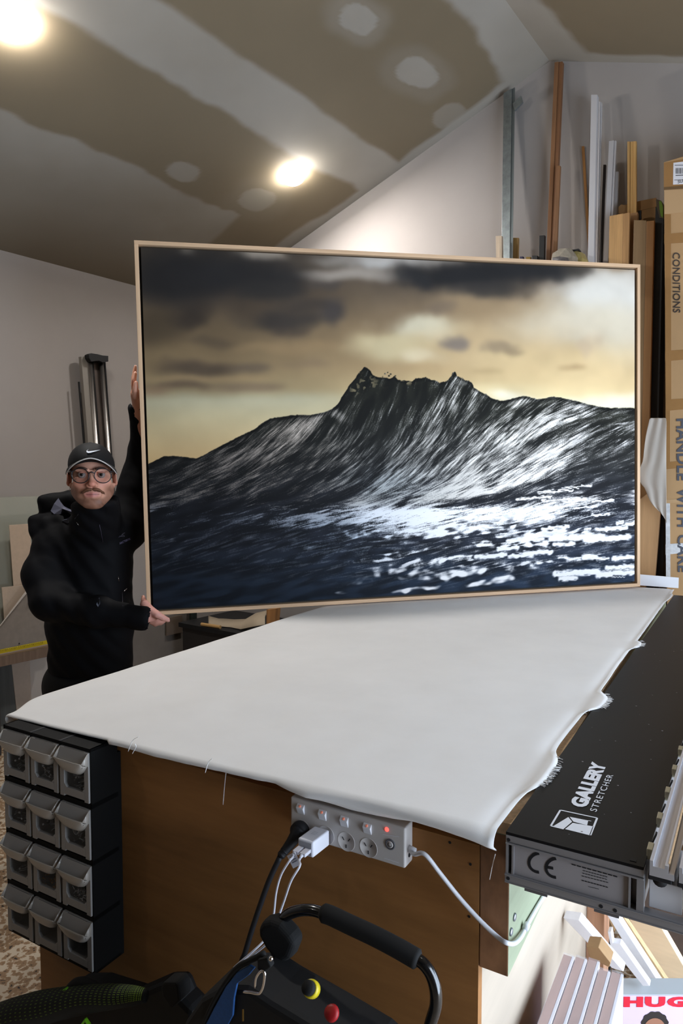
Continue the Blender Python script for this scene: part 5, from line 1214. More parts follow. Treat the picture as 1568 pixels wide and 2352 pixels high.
wpoly([(-60, 1540), (24, 1522), (38, 1660), (-60, 1680)], -3.83, .01, mat('charcoal_board', rgb(70, 72, 70), .6, noise=(6, .2, (1, 6, .3))), 'charcoal_board'); tag(bpy.data.objects['charcoal_board'], 'charcoal panel stored under the cutting board ledge', 'board')
# things in the dark corner seen beneath the print
def cornerp(px, y, dy, m, name, label, cat): return tag(MB().prism([on_y(u, v, y) for u, v in px], (0, dy, 0)).build(name, m, None, bevel=.001), label, cat)
M_dk = mat('dim_board', rgb(112, 104, 96), .7, noise=(5, .1)); M_dk2 = mat('dim_board_two', rgb(96, 82, 70), .7, noise=(5, .1))
wpoly([(300, 1440), (440, 1396), (440, 1540), (300, 1590)], -3.86, .012, M_dk, 'corner_board'); tag(bpy.data.objects['corner_board'], 'grey panel leaning in the corner under the print', 'panel_board')
wpoly([(380, 1420), (416, 1412), (416, 1452), (380, 1460)], -3.84, .012, M_dk2, 'brown_offcut'); tag(bpy.data.objects['brown_offcut.001'], 'small brown board fixed on the grey corner panel', 'board')
tag(MB().tube([on_x(443, 1390, -3.80), on_x(443, 1390, -3.80)*[1, 1, 0]], .028, 10).build('dark_post', mat('dark_green_post', rgb(32, 40, 36), .5)), 'dark green post standing in the corner under the print', 'post')
lb = thing('low_bench', 'dark low bench by the gable wall under the print', 'bench', (-3.3, 3.45, 0))
zb_ = on_y(560, 1452, 3.25)[2]
MB().xyz(-3.72, -2.2, 3.2, 3.74, zb_-.03, zb_).build('bench_top', M_blk, lb)
MB().xyz(-3.70, -2.22, 3.22, 3.72, .04, zb_-.03).build('bench_front', mat('dark_front', rgb(40, 36, 34), .7), lb)
for x_ in (-3.68, -2.3): MB().xyz(x_, x_+.06, 3.24, 3.3, 0, .04).build('foot', M_blk, lb)
ppx = [(470, 1441), (474, 1446), (488, 1446), (500, 1451), (520, 1449), (544, 1448), (570, 1442), (600, 1437)]
ppt = [(470, 1439), (478, 1443), (494, 1441), (506, 1427), (530, 1425), (556, 1424), (580, 1410), (606, 1404)]
G = [[on_y(u, v, 3.24+.012*math.sin(k*1.9)) for k, (u, v) in enumerate(ppx)], [on_y(u, (v+v2)/2-1, 3.32+.02*math.sin(k*1.3)) for k, ((u, v), (_, v2)) in enumerate(zip(ppx, ppt))], [on_y(u, v, 3.42+.015*math.cos(k*1.7)) for k, (u, v) in enumerate(ppt)]]
for row in G:
    for q in row: q[1] += .035; q[2] = max(q[2], zb_+.004)
tag(MB().grid(G).build('wrapping_paper', mat('kraft_dim', rgb(170, 154, 132), .8), None, True, solid=.0015), 'rumpled sheet of brown paper lying on the low dark bench', 'paper')
tag(MB().tube([on_y(463, 1447, 3.215)*[1, 1, 0]+[0, 0, zb_+.0125], on_y(506, 1447, 3.225)*[1, 1, 0]+[0, 0, zb_+.0125]], .012, 10).build('cardboard_tube', mat('tube_tan', rgb(186, 146, 92), .6)), 'tan cardboard tube end under the rumpled paper', 'tube')
tag(MB().prism([on_y(u, v, 3.10) for u, v in ((612, 1400), (634, 1398), (630, 1446), (607, 1452))], (0, .04, 0)).build('upright_batten', wood('corner_batten', rgb(170, 122, 76), 5)), 'orange brown batten standing behind the bench under the print', 'timber')
o_ = bpy.data.objects['upright_batten']
for v_ in o_.data.vertices:
    if v_.co.z < .62: v_.co.z = 0.

# =====================================================================
# the person: bodies built from smooth distance fields, one continuous surface
# =====================================================================
class Field:
    def __init__(s, xs, ys, zs):
        s.ax = [np.asarray(a, np.float32) for a in (xs, ys, zs)]; s.F = np.full([len(a) for a in s.ax], .2, np.float32)
    def block(s, lo, hi):
        sl = []
        for a, l, h in zip(s.ax, lo, hi): sl.append(slice(max(np.searchsorted(a, l)-1, 0), min(np.searchsorted(a, h)+1, len(a))))
        return tuple(sl), np.meshgrid(*[a[i] for a, i in zip(s.ax, sl)], indexing='ij', sparse=True)
    def put(s, fn, lo, hi, k, mode='u'):
        m = k+.03; sl, g = s.block(np.asarray(lo)-m, np.asarray(hi)+m)
        if 0 in [len(range(*q.indices(10**6))) for q in sl]: return
        d = fn(*g).astype(np.float32); f = s.F[sl]
        if mode == 'u': h = np.clip(.5+.5*(f-d)/k, 0, 1); s.F[sl] = f*(1-h)+d*h-k*h*(1-h)
        elif mode == 's': h = np.clip(.5-.5*(f+d)/k, 0, 1); s.F[sl] = f*(1-h)-d*h+k*h*(1-h)
    def cap(s, a, b, ra, rb=None, k=.02, mode='u', flat=None):
        a = np.asarray(a, float); b = np.asarray(b, float); rb = ra if rb is None else rb; ab = b-a; L2 = ab@ab+1e-12; r = max(ra, rb)
        sc = np.array(flat if flat is not None else (1, 1, 1), float)
        def fn(x, y, z):
            px, py, pz = (x-a[0]), (y-a[1]), (z-a[2]); t = np.clip((px*ab[0]+py*ab[1]+pz*ab[2])/L2, 0, 1)
            return np.sqrt(((px-t*ab[0])/sc[0])**2+((py-t*ab[1])/sc[1])**2+((pz-t*ab[2])/sc[2])**2)-(ra+(rb-ra)*t)
        s.put(fn, np.minimum(a, b)-r*sc.max(), np.maximum(a, b)+r*sc.max(), k, mode); return s
    def ell(s, c, r, R=None, k=.02, mode='u'):
        c = np.asarray(c, float); r = np.asarray(r, float); R = np.eye(3) if R is None else R
        def fn(x, y, z):
            p = [x-c[0], y-c[1], z-c[2]]; q = [sum(R[j][i]*p[j] for j in range(3)) for i in range(3)]
            k0 = np.sqrt(sum((q[i]/r[i])**2 for i in range(3)))+1e-9; k1 = np.sqrt(sum((q[i]/r[i]**2)**2 for i in range(3)))+1e-9
            return k0*(k0-1)/k1
        s.put(fn, c-r.max(), c+r.max(), k, mode); return s
    def mesh(s):
        F = s.F; X, Y, Z = s.ax; ins = F < 0
        c = [ins[i:F.shape[0]-1+i, j:F.shape[1]-1+j, k:F.shape[2]-1+k] for i in (0, 1) for j in (0, 1) for k in (0, 1)]
        al = c[0].copy(); an = c[0].copy()
        for q in c[1:]: al &= q; an |= q
        act = an & ~al; I, J, K = np.nonzero(act); idx = np.full(act.shape, -1, np.int64); idx[I, J, K] = np.arange(len(I))
        P = np.zeros((len(I), 3)); N = np.zeros(len(I))
        cr = [(i, j, k) for i in (0, 1) for j in (0, 1) for k in (0, 1)]
        for a in cr:
            for ax in range(3):
                if a[ax] == 0:
                    b = list(a); b[ax] = 1
                    fa = F[I+a[0], J+a[1], K+a[2]]; fb = F[I+b[0], J+b[1], K+b[2]]; m = (fa < 0) != (fb < 0)
                    t = np.where(m, fa/(fa-fb+1e-12), 0)
                    pa = np.stack([X[I+a[0]], Y[J+a[1]], Z[K+a[2]]], 1); pb = np.stack([X[I+b[0]], Y[J+b[1]], Z[K+b[2]]], 1)
                    P += np.where(m[:, None], pa+(pb-pa)*t[:, None], 0); N += m
        P /= N[:, None]
        Q = []
        for ax in range(3):
            n = [F.shape[0], F.shape[1], F.shape[2]]; a, b = [(1, 2), (2, 0), (0, 1)][ax]
            sl0 = [slice(1, n[i]-1) for i in range(3)]; sl0[ax] = slice(0, n[ax]-1); sl1 = list(sl0); sl1[ax] = slice(1, n[ax])
            u0, u1 = ins[tuple(sl0)], ins[tuple(sl1)]
            for flip, m in ((False, u0 & ~u1), (True, ~u0 & u1)):
                g = list(np.nonzero(m)); g = [g[i]+(0 if i == ax else 1) for i in range(3)]
                def at(da, db): q = [g[0].copy(), g[1].copy(), g[2].copy()]; q[a] = q[a]-da; q[b] = q[b]-db; return idx[q[0], q[1], q[2]]
                q = np.stack([at(1, 1), at(0, 1), at(0, 0), at(1, 0)], 1); Q.append(q[:, ::-1] if flip else q)
        Q = np.concatenate(Q); return P, Q[(Q >= 0).all(1)]
def axis(lo, hi, segs):
    """grid coordinates with fine stretches: segs = [(from, to, step)], coarse step elsewhere"""
    out = [lo]; 
    while out[-1] < hi:
        st = segs[-1][2]
        for a, b, d in segs[:-1]:
            if a <= out[-1] < b: st = d; break
        out.append(out[-1]+st)
    return np.array(out)

def L(u, v, d): return lev_at(u, v, d)
HC = L(211, 1090, 2.68); HY = math.radians(19)        # head centre, head turned towards the print
cHy, sHy = math.cos(HY), math.sin(HY); HT = math.radians(-3)
# head axes in levelled axes: hx = towards the person's left ear, hy = backwards, hz = up
HX = np.array([cHy, sHy*1.0, 0]); HYv = np.array([-sHy, cHy, 0]); HZ = np.array([math.sin(HT)*.6, 0, 1]); HZ /= np.linalg.norm(HZ)
HR = np.stack([HX, HYv, HZ], 1)
HS = 1.04
def H(x, y, z): return HC+HR@(np.array([x, y, z])*HS)

bx = axis(-1.36, -.52, [(HC[0]-.115, HC[0]+.12, .0024), (HC[0]+.12, -.62, .0042), (0, 0, .011)])
by = axis(2.42, 3.10, [(2.545, 2.78, .0026), (0, 0, .009)])
bz = axis(.0, 2.02, [(1.22, 1.32, .005), (HC[2]-.15, HC[2]+.14, .0024), (1.68, 1.86, .0055), (0, 0, .012)])
B = Field(bx, by, bz)
SHR, ELR, WRR = L(136, 1264, 2.87), L(104, 1368, 2.74), L(322, 1418, 2.64)      # the arm holding the lower corner
SHL, ELL, WRL = L(296, 1180, 2.92), L(338, 1060, 2.95), L(318, 945, 2.84)       # the raised arm
# trunk, limbs
B.cap(L(210, 1270, 2.86), L(210, 1430, 2.84), .090, .080, .05, flat=(1.3, .9, 1)).cap(L(210, 1430, 2.84), L(212, 1560, 2.86), .08, .082, .05, flat=(1.3, .9, 1))
B.cap(SHR, SHL, .042, .042, .05)
B.cap(SHR, ELR, .046, .036, .03).cap(ELR, WRR, .036, .026, .03); B.cap(SHL, ELL, .046, .036, .03).cap(ELL, WRL, .036, .026, .03)
hipL, hipR = L(255, 1580, 2.88), L(165, 1580, 2.86)
for hp_, fx_ in ((hipL, .02), (hipR, -.05)):
    kn_ = np.array([hp_[0]+fx_*.5, hp_[1]-.02, .45]); an_ = np.array([hp_[0]+fx_, hp_[1]+.03, .07])
    B.cap(hp_, kn_, .075, .052, .04).cap(kn_, an_, .05, .034, .03).cap(an_-[0, 0, .02], an_+[0, -.15, -.035], .036, .030, .02)
# neck and head
B.cap(H(0, .045, -.085), L(212, 1235, 2.85), .049, .060, .03)
B.ell(H(0, .018, .036), np.array([.073, .092, .072])*HS, HR, .02)
B.ell(H(0, -.018, -.035), np.array([.0655, .072, .082])*HS, HR, .03)
B.cap(H(-.050, .0, -.062), H(-.020, -.062, -.102), .024, .019, .03).cap(H(.050, .0, -.062), H(.020, -.062, -.102), .024, .019, .03)
B.ell(H(0, -.066, -.102), (.024, .018, .018), HR, .02)
for s_ in (-1, 1):
    B.ell(H(s_*.040, -.062, -.030), (.024, .018, .018), HR, .025)
    B.ell(H(s_*.033, -.100, .0), (.017, .014, .0115), HR, .014, 's')
    B.ell(H(s_*.033, -.080, .0), (.0135, .0115, .0118), HR, .004)
    B.cap(H(s_*.050, -.078, .017), H(s_*.014, -.092, .016), .0065, .007, .012)
    E_ = HR@np.array([[math.cos(s_*.45), -math.sin(s_*.45), 0], [math.sin(s_*.45), math.cos(s_*.45), 0], [0, 0, 1]])
    B.ell(H(s_*.0815, .022, -.016), (.0075, .020, .029), E_, .008); B.ell(H(s_*.0890, .015, -.012), (.005, .012, .018), E_, .006, 's'); B.ell(H(s_*.074, .004, -.040), (.007, .009, .010), HR, .008)
B.cap(H(0, -.088, .006), H(0, -.110, -.030), .0085, .0105, .012).ell(H(0, -.113, -.034), (.0125, .010, .0095), HR, .008)
for s_ in (-1, 1): B.ell(H(s_*.0125, -.100, -.038), (.0085, .010, .0075), HR, .006); B.ell(H(s_*.0065, -.108, -.0445), (.0038, .005, .003), HR, .003, 's')
B.ell(H(0, -.084, -.066), (.030, .014, .022), HR, .02)
B.cap(H(-.024, -.087, -.0685), H(0, -.0950, -.0668), .0036, .0046, .010).cap(H(.024, -.087, -.0685), H(0, -.0950, -.0668), .0036, .0046, .010)
B.cap(H(-.020, -.088, -.0755), H(0, -.0938, -.0785), .0042, .0056, .010).cap(H(.020, -.088, -.0755), H(0, -.0938, -.0785), .0042, .0056, .010)
B.cap(H(-.026, -.0945, -.0718), H(.026, -.0945, -.0718), .0010, .0010, .003, 's')
# hand under the lower corner: palm, thumb along the front of the bottom rail, fingers behind it
def chain(pts, rs, k=.006):
    for i in range(len(pts)-1): B.cap(pts[i], pts[i+1], rs[i], rs[i+1], k)
B.cap(WRR, L(338, 1412, 2.665), .027, .030, .02, flat=(1, .8, 1)).cap(L(332, 1388, 2.70), L(352, 1414, 2.68), .018, .022, .015)
chain([L(346, 1402, 2.655), L(360, 1411, 2.648), L(373, 1419, 2.655), L(386, 1424, 2.668)], [.017, .0140, .0112, .0092])
for k, (dz, dd, ln) in enumerate(((0, .0, 0), (7, .014, 3), (12, .03, 1), (14, .046, -4))):
    chain([L(344, 1415+dz*.8, 2.680+dd*.6), L(356, 1425+dz*.6, 2.715+dd), L(368+ln, 1426+dz*.4, 2.750+dd), L(382+ln, 1420+dz*.3, 2.785+dd)], [.0105, .0098, .009, .0078], .004)
chain([L(336, 1400, 2.70), L(330, 1384, 2.725), L(329, 1372, 2.755)], [.015, .012, .009])
# raised hand: flat against the outer side of the frame, fingers up and slightly curled
B.cap(WRL, L(312, 905, 2.80), .025, .028, .02, flat=(.75, 1, 1))
for k, (dd, top_, r_) in enumerate(((-.020, 856, .0088), (.0, 842, .0094), (.021, 846, .0090), (.041, 866, .0078))):
    chain([L(309, 902, 2.79+dd), L(306.5, 884, 2.785+dd), L(307.5, 866+(top_-842)*.5, 2.78+dd), L(311, top_, 2.785+dd)], [r_*1.15, r_*1.08, r_, r_*.82], .004)
chain([L(313, 912, 2.765), L(311, 896, 2.742), L(312, 880, 2.735)], [.013, .011, .009])
bp_, bq_ = B.mesh()
# skin colours in head axes
hl = (bp_-HC)@HR/HS; fresh = np.array([s2l(206), s2l(152), s2l(128)]); col = np.tile(fresh, (len(bp_), 1))
def tint(m, c): 
    global col
    c = np.array([s2l(q) for q in c]); col = col*(1-m[:, None])+c*m[:, None]
hn = (hl[:, 2] > -.16) & (np.abs(hl[:, 0]) < .12)
rn = vfbm(bp_[:, 0]*60, bp_[:, 2]*60+bp_[:, 1]*40, 5)
tint(.55*hn*np.exp(-((np.abs(hl[:, 0])-.040)/.022)**2-((hl[:, 2]+.030)/.024)**2)*(hl[:, 1] < -.03), (206, 128, 108))
tint(.6*hn*np.exp(-(hl[:, 0]/.016)**2-((hl[:, 2]+.034)/.016)**2)*(hl[:, 1] < -.08), (204, 118, 100))
beard = sstep(-.030, -.062, hl[:, 2]+.25*np.maximum(0, .055-np.abs(hl[:, 0]))*0)*sstep(.05, .0, hl[:, 1])*hn
side = np.clip(sstep(.034, .058, np.abs(hl[:, 0]))+sstep(-.078, -.094, hl[:, 2]), 0, 1)
tint(np.clip(beard*side*(.80+.6*(rn-.5)), 0, 1), (116, 78, 60))
tint(.75*hn*np.exp(-(hl[:, 0]/.026)**4-((hl[:, 2]+.0725)/.0100)**4)*(hl[:, 1] < -.078), (176, 98, 96))
tint(.8*hn*np.exp(-(hl[:, 0]/.023)**4-((hl[:, 2]+.0720)/.0016)**2)*(hl[:, 1] < -.078), (96, 50, 48))
tint(  .30*hn*sstep(.074, .084, np.abs(hl[:, 0])), (196, 116, 100))
for s_ in (-1, 1): tint(.5*hn*np.exp(-((hl[:, 0]-s_*.033)/.02)**2-((hl[:, 2])/.014)**2)*(hl[:, 1] < -.05), (176, 112, 96))
hand = (bp_[:, 0] > L(320, 1400, 2.7)[0]) & (bp_[:, 2] < 1.2)
tint(hand*.5, (214, 152, 146))
person = thing('person', 'person in black hooded jacket, black cap and round glasses holding the print upright', 'person', to_room(np.array([HC[0]+.02, 2.88, 0.])))
M_skin = mat_attr('skin', 'Col', .5, .35, bump=(260, .05))
fast_mesh('body', to_room(bp_), bq_, M_skin, person, True, np.clip(col, 0, 1))

# jacket
jx = np.arange(-1.42, -.50, .0062); jy = np.arange(2.52, 3.16, .0062); jz = np.arange(.74, 1.88, .0062)
J = Field(jx, jy, jz)
J.cap(L(212, 1255, 2.865), L(208, 1420, 2.84), .120, .118, .05, flat=(1.38, 1.02, 1)).cap(L(208, 1420, 2.84), L(207, 1590, 2.86), .118, .122, .05, flat=(1.42, 1.05, 1))
J.cap(L(130, 1258, 2.87), L(292, 1205, 2.92), .078, .085, .06)
J.cap(L(124, 1258, 2.86), L(99, 1325, 2.80), .076, .074, .05).cap(L(97, 1318, 2.80), L(112, 1382, 2.72), .074, .062, .04).cap(L(112, 1385, 2.72), L(225, 1405, 2.66), .064, .056, .04).cap(L(225, 1405, 2.66), L(322, 1420, 2.645), .056, .044, .03)
J.cap(L(290, 1205, 2.92), L(318, 1110, 2.96), .086, .070, .05).cap(L(318, 1110, 2.96), L(330, 1040, 2.95), .068, .060, .05).cap(L(330, 1040, 2.95), L(318, 945, 2.85), .054, .036, .03)
# cuffs
J.cap(L(312, 1420, 2.647), L(330, 1420, 2.645), .047, .048, .008); J.cap(L(319, 958, 2.86), L(316.5, 938, 2.842), .038, .040, .006)
# collar and hood
for a in np.linspace(0, 2*math.pi, 18, endpoint=False):
    ca, sa = math.cos(a), math.sin(a); lo_ = L(215, 1240, 2.84)+np.array([.082*ca, .080*sa, 0]); hi_ = L(222, 1158, 2.715)+np.array([.070*ca, .072*sa, .016*(sa > .2)+.004*ca])
    J.cap(lo_, hi_, .026, .017, .02)
for (u, v, d, r_) in ((118, 1164, 2.93, .052), (136, 1160, 2.95, .050), (165, 1152, 2.97, .05), (200, 1150, 2.99, .05), (250, 1150, 2.99, .05), (98, 1200, 2.90, .040), (92, 1208, 2.88, .038), (108, 1206, 2.87, .044), (140, 1200, 2.88, .045), (270, 1165, 2.97, .045)): J.cap(L(u, v, d), L(u+6, v+2, d), r_, r_, .018)
J.cap(L(98, 1150, 2.90), L(150, 1147, 2.93), .020, .018, .02).cap(L(77, 1196, 2.87), L(84, 1222, 2.86), .022, .020, .02).cap(L(84, 1222, 2.86), L(140, 1222, 2.84), .020, .022, .03)
J.ell(L(156, 1172, 2.83), (.048, .05, .030), None, .02, 's')
# folds
X_, Y_, Z_ = np.meshgrid(*J.ax, indexing='ij', sparse=True)
fold = (vfbm((X_+Z_*.7)*14+0*Y_, (Z_-X_*.5)*9+Y_*8, 2, 3)-.5)*.010
J.F += fold.astype(np.float32)
# drape lines from the shoulder to the holding arm
J.F += (.0025*np.sin((Z_*1.0+X_*1.3)*62+2*np.sin(Z_*9))*np.exp(-((X_+1.04)/.16)**2)*(Y_ < 2.84)).astype(np.float32)
J.cap(L(327, 1420.5, 2.645), L(362, 1425, 2.65), .0385, .040, .004, 's').cap(L(317, 947, 2.848), L(316, 915, 2.832), .030, .032, .004, 's')
# hollow neck so the collar stands open
J.cap(L(222, 1100, 2.70), L(216, 1215, 2.82), .057, .056, .006, 's')
jp_, jq_ = J.mesh()
M_jack = mat('black_shell_fabric', rgb(8, 8, 11), .72, spec=.16)
jack = fast_mesh('jacket', to_room(jp_), jq_, M_jack, person, True)
jack['label'] = 'black hooded shell jacket'
JB = BVHTree.FromPolygons([Vector(p) for p in to_room(jp_)], [tuple(int(i) for i in q) for q in jq_])
def on_jacket(u, v, lift=.0025):
    r = ray(u, v); r = r/np.linalg.norm(r); hit = JB.ray_cast(Vector(O), Vector(r))
    return None if hit[0] is None else np.array(hit[0])-r*lift
# trousers and boots
tx = np.arange(-1.36, -.66, .011); ty = np.arange(2.56, 3.06, .011); tz = np.arange(.02, .98, .011)
T = Field(tx, ty, tz); T.cap(L(165, 1570, 2.86), L(252, 1570, 2.88), .115, .115, .04)
for hp_, fx_ in ((hipL, .02), (hipR, -.05)):
    kn_ = np.array([hp_[0]+fx_*.5, hp_[1]-.02, .45]); an_ = np.array([hp_[0]+fx_, hp_[1]+.03, .12]); T.cap(hp_, kn_, .095, .072, .04).cap(kn_, an_, .070, .056, .03)
tp_, tq_ = T.mesh(); fast_mesh('trousers', to_room(tp_), tq_, mat('black_trousers', rgb(8, 8, 10), .75), person, True)
for hp_, fx_ in ((hipL, .02), (hipR, -.05)):
    an_ = np.array([hp_[0]+fx_, hp_[1]+.03, .07]); T = Field(np.arange(an_[0]-.09, an_[0]+.09, .008), np.arange(an_[1]-.28, an_[1]+.12, .008), np.arange(-.01, .2, .006))
    T.cap(an_+[0, 0, -.02], an_+[0, 0, .07], .052, .056, .02).cap(an_+[0, .02, -.028], an_+[0, -.16, -.034], .042, .040, .02); T.F = np.maximum(T.F, -(T.ax[2][None, None, :]-.003))
    q1_, q2_ = T.mesh(); fast_mesh('shoe', to_room(q1_), q2_, mat('black_shoe', rgb(22, 22, 24), .5), person, True)

def HL(x, y, z): return to_room(H(x, y, z))
# eyes: white, iris and pupil as rings of one ball
M_eye = mat('eye_white', rgb(140, 126, 120), .45, spec=.2); M_iris = mat('iris', rgb(40, 28, 20), .35, spec=.3); M_pupil = mat('pupil', rgb(5, 4, 4), .3, spec=.3)
for s_ in (-1, 1):
    c = np.array([s_*.033, -.0815, .000]); r_ = .0135
    gaze = np.array([-.05, -1, .02]); gaze /= np.linalg.norm(gaze); sx = np.cross(gaze, [0, 0, 1.]); sx /= np.linalg.norm(sx); sy = np.cross(sx, gaze); b_ = MB(); vs = []
    rings = [0., .12, .24, .36, .50, .6, .9, 1.3, 1.8]
    for a in rings:
        for k in range(18): q = c+r_*(gaze*math.cos(a)+math.sin(a)*(sx*math.cos(k*math.pi/9)+sy*math.sin(k*math.pi/9))); vs.append(HL(*q))
    for i in range(len(rings)-1):
        b_.m(M_pupil if i < 2 else (M_iris if i < 4 else M_eye)); 
        n0 = len(b_.v)
        b_.add(vs[i*18:(i+2)*18], [(k, (k+1) % 18, 18+(k+1) % 18, 18+k) for k in range(18)])
    b_.build('eye', None, person, True)
    # upper lid
    lid = MB(); G = []
    for t in np.linspace(.30, .95, 8):
        G.append([HL(*(c+(r_+.0016)*np.array([math.sin(a)*math.cos(t*1.2), -math.cos(a)*math.cos(t*1.2), math.sin(t*1.2)]))) for a in np.linspace(-1.25, 1.25, 14)])
    lid.grid(G).build('eyelid', mat('lid_skin', rgb(176, 118, 100), .5), person, True)
# moustache and brows: tapered tufts
M_hair = mat('brown_hair', rgb(104, 66, 44), .7, noise=(300, .5)); M_brow = mat('brow_hair', rgb(70, 46, 34), .7)
mo = MB()
for s_ in (-1, 1):
    mo.tube([HL(*p) for p in spline([(s_*-.001, -.1000, -.0525), (s_*.012, -.1010, -.0520), (s_*.023, -.0970, -.0555), (s_*.033, -.0880, -.0625), (s_*.040, -.079, -.068)], 14)], [.0026, .0040, .0048, .0052, .0054, .0054, .0052, .0048, .0044, .0040, .0034, .0028, .0020, .0008], 10)
rr = random.Random(5)
for k in range(260):
    s_ = rr.choice((-1, 1)); t = rr.random(); x = s_*(.002+.036*t); y = -.1030+.0210*t**1.6; z = -.0505-.0130*t**1.3+rr.uniform(-.004, .003)
    p = np.array([x, y, z]); q = p+np.array([s_*.004*(.3+t), -.0012, -.0055]); mo.tube([HL(*p), HL(*q)], [.00055, .0002], 4, False)
o_ = mo.build('moustache', M_hair, person, True)
for s_ in (-1, 1):
    br = MB().tube([HL(*p) for p in spline([(s_*.013, -.0985, .0185), (s_*.026, -.0975, .0235), (s_*.040, -.0905, .0245), (s_*.052, -.080, .020)], 12)], [.0016, .003, .0036, .0038, .0038, .0036, .0034, .003, .0027, .0022, .0016, .0008], 8, flat=.7)
    br.build('eyebrow', M_brow, person, True)
# hair showing under the cap at the temples
for s_ in (-1, 1):
    G = [[HL(s_*(.0745-.004*t+.001*math.sin(k)), -.030+.052*k/7, .030-.045*t*(1-.25*abs(k-3)/3)) for k in range(8)] for t in np.linspace(0, 1, 6)]
    MB().grid(G).build('side_hair', M_hair, person, True, solid=.002)
# ear ring
MB().tube([HL(-.079+.002*math.cos(a), -.0+.004*math.sin(a), -.052+.0075*math.cos(a)) for a in np.linspace(0, 2*math.pi, 18)], .0011, 6, False).build('earring', M_chrome, person, True)
# glasses
M_gl = mat('glasses_frame', rgb(24, 22, 26), .3); M_lens = mat('lens', rgb(30, 34, 34), .03, alpha=.07)
gl = MB(); gy = -.1085
def lensring(s_, r=.0280, dy=0.): return [HL(s_*.0375+r*math.cos(a)*1.02, gy+.0045*abs(s_*.0375+r*math.cos(a))/.05+dy, -.004+r*.93*math.sin(a)) for a in np.linspace(0, 2*math.pi, 40)]
for s_ in (-1, 1): gl.tube(lensring(s_), .0018, 8, False)
gl.tube([HL(*p) for p in spline([(-.0085, gy, .005), (0, gy-.003, .009), (.0085, gy, .005)], 9)], .0022, 8)
for s_ in (-1, 1):
    gl.tube([HL(*p) for p in spline([(s_*.062, gy+.005, .011), (s_*.068, gy+.008, .011), (s_*.0715, gy+.014, .011)], 8)], .0030, 8)
    gl.tube([HL(*p) for p in spline([(s_*.0715, gy+.014, .011), (s_*.077, -.04, .010), (s_*.082, .004, .008), (s_*.079, .02, -.006)], 16)], .0024, 8)
gf = gl.build('glasses', M_gl, person, True)
for s_ in (-1, 1):
    ring = lensring(s_, .0273, .0004); b_ = MB(); c = sum(ring[:-1])/39; b_.add(ring[:-1]+[c], [(i, (i+1) % 39, 39) for i in range(39)]); b_.build('lens', M_lens, gf, True)
# cap
M_cap = mat('cap_black', rgb(16, 16, 18), .7, bump=(400, .08), spec=.3); M_pipe = mat('piping_grey', rgb(186, 182, 178), .5)
cc = np.array([0, .016, .034]); cr = np.array([.0825, .1035, .0850])
def capp(th, ph, e=0.): return cc+(cr+e)*np.array([math.sin(th)*math.cos(ph), -math.cos(th)*math.cos(ph), math.sin(ph)])
def cap_low(th): return -.02+(-.42 if False else 0)+(-.40*(.5-.5*math.cos(th))**.9)+(.16*math.exp(-(th/.9)**2) if abs(th) < 2 else 0)
G = []
for th in np.linspace(-math.pi, math.pi, 49):
    G.append([HL(*(capp(th, ph)+np.array([0, 0, .003*math.sin(6*th)*math.cos(ph)**2*0]))) for ph in np.linspace(cap_low(th), math.pi/2, 15)])
cp = MB().grid(G).build('cap', M_cap, person, True, solid=.0025)
MB().ball(HL(cc[0], cc[1], cc[2]+cr[2]-.001), (.006, .006, .0025), 12, 8).build('cap_button', M_cap, cp, True)
G = []; rim = []
for s_ in np.linspace(-1, 1, 29):
    th = s_*1.18; root = capp(th, cap_low(th)+.03, .001); fw = .066*(1-.55*abs(s_)**2.6)
    row = []
    for t in np.linspace(0, 1, 8):
        p = root+np.array([.10*s_*t*.10, -fw*t, .012*t*(1-s_*s_)*1.0-.020*t*t*abs(s_)**1.5-.004*t*t]); row.append(HL(*p))
    G.append(row); rim.append(row[-1])
MB().grid(G).build('cap_brim', M_cap, cp, True, solid=.0022)
MB().tube(rim, .0021, 7).build('brim_piping', M_pipe, cp, True)
# mark on the cap, embroidered slightly proud
def on_cap(u, v):
    r = HR.T@level(u, v)/HS; o_ = HR.T@(np.array([0, 0, CZ])-HC)/HS; e = cr+.0034; o2 = (o_-cc)/e; d2 = r/e
    A = d2@d2; Bq = 2*o2@d2; Cq = o2@o2-1; D = Bq*Bq-4*A*Cq
    if D < 0: return None
    t = (-Bq-math.sqrt(D))/(2*A); return to_room(HC+HR@((o_+r*t)*HS))
def crH(x, y): return 40+x*.19133, 1000+y*.19133
up_ = [(862, 163), (846, 180), (852, 188), (872, 188), (905, 184), (945, 177), (1003, 168)]; lo_ = [(858, 166), (838, 184), (838, 200), (856, 208), (885, 204), (935, 189), (1003, 169)]
vs = [on_cap(*crH(*p)) for p in up_]+[on_cap(*crH(*p)) for p in lo_]
if all(v is not None for v in vs): MB().add(vs, [(i, i+1, 8+i, 7+i) for i in range(6)]).build('cap_mark', M_print_white, cp, solid=.0004)
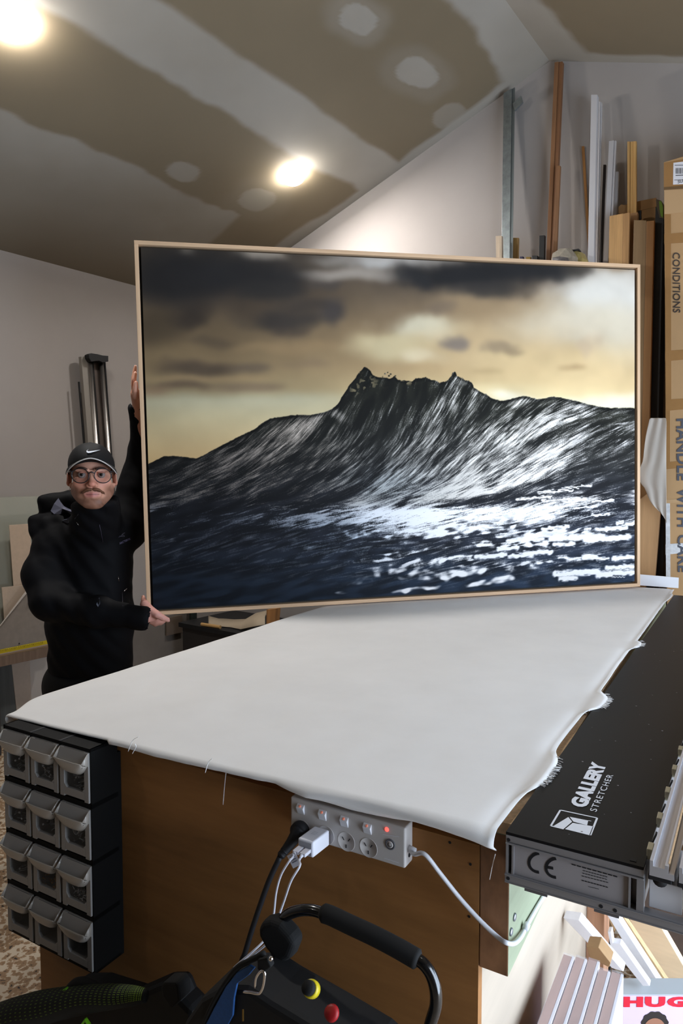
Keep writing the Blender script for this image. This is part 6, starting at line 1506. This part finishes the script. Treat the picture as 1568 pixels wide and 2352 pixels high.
# details on the jacket
def crJ(x, y): return 40+x*.19133, 1000+y*.19133
MJt = mat('jacket_print', rgb(112, 106, 138), .5); MJb = mat('jacket_print_dim', rgb(70, 64, 78), .5)
a_, b_, a2 = on_jacket(*crJ(1228, 1312), .004), on_jacket(*crJ(1358, 1252), .004), on_jacket(*crJ(1222, 1284), .004)
if a_ is not None and b_ is not None:
    xd = b_-a_; n_ = -ray(270, 1245); n_ /= np.linalg.norm(n_); yd = np.cross(n_, xd)
    text('jacket_lettering', "ARC'TERYX", MJt, person, a_, xd, yd, .0085, np.linalg.norm(xd), bold=.01, lift=.002)
    for pts in ([(1212, 1222), (1240, 1214), (1285, 1216)], [(1222, 1210), (1250, 1205), (1262, 1196)], [(1250, 1200), (1268, 1176), (1290, 1170)], [(1262, 1196), (1280, 1200), (1284, 1216)]):
        P_ = [on_jacket(*crJ(*p), .004) for p in pts]
        if all(p is not None for p in P_): MB().ribbon(P_, .0016, n_).build('jacket_emblem', MJb, person)
for pts, m_, w_ in (([(272, 1325), (273, 1335)], M_chrome, .0016), ([(291, 1352), (284, 1358)], M_chrome, .0026), ([(228, 1205), (232, 1222), (236, 1245)], MJb, .0016), ([(281, 1360), (282, 1392)], MJb, .0012), ([(176, 1200), (181, 1207)], M_chrome, .0014)):
    P_ = [on_jacket(*p) for p in pts]
    if all(p is not None for p in P_): MB().tube(P_, w_*.6, 6).build('zip_pull' if m_ is M_chrome else 'zip', m_, person, True)
M_pock = mat('pocket_grey', rgb(84, 88, 100), .6)
P_ = [on_jacket(*p, .003) for p in ((228, 1372), (230, 1386), (225, 1394), (221, 1388))]
if all(p is not None for p in P_): MB().add(P_, [(0, 1, 2, 3)]).build('pocket_lining', M_pock, person, solid=.001)
# grey lining of the folded hood
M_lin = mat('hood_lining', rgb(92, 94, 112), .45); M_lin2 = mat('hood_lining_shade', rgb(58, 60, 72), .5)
def lin(pts, m):
    P_ = [on_jacket(*crJ(*p), .006) for p in pts]
    if any(p is None for p in P_): return
    cen_ = sum(P_)/len(P_); n_ = -ray(150, 1180); n_ /= np.linalg.norm(n_)
    MB().add(P_+[cen_+n_*.010], [(i, (i+1) % len(P_), len(P_)) for i in range(len(P_))]).build('hood_lining', m, person, solid=.001)
lin([(492, 752), (520, 800), (560, 850), (640, 890), (730, 943), (640, 950), (520, 945), (440, 945), (398, 905), (440, 820)], M_lin)
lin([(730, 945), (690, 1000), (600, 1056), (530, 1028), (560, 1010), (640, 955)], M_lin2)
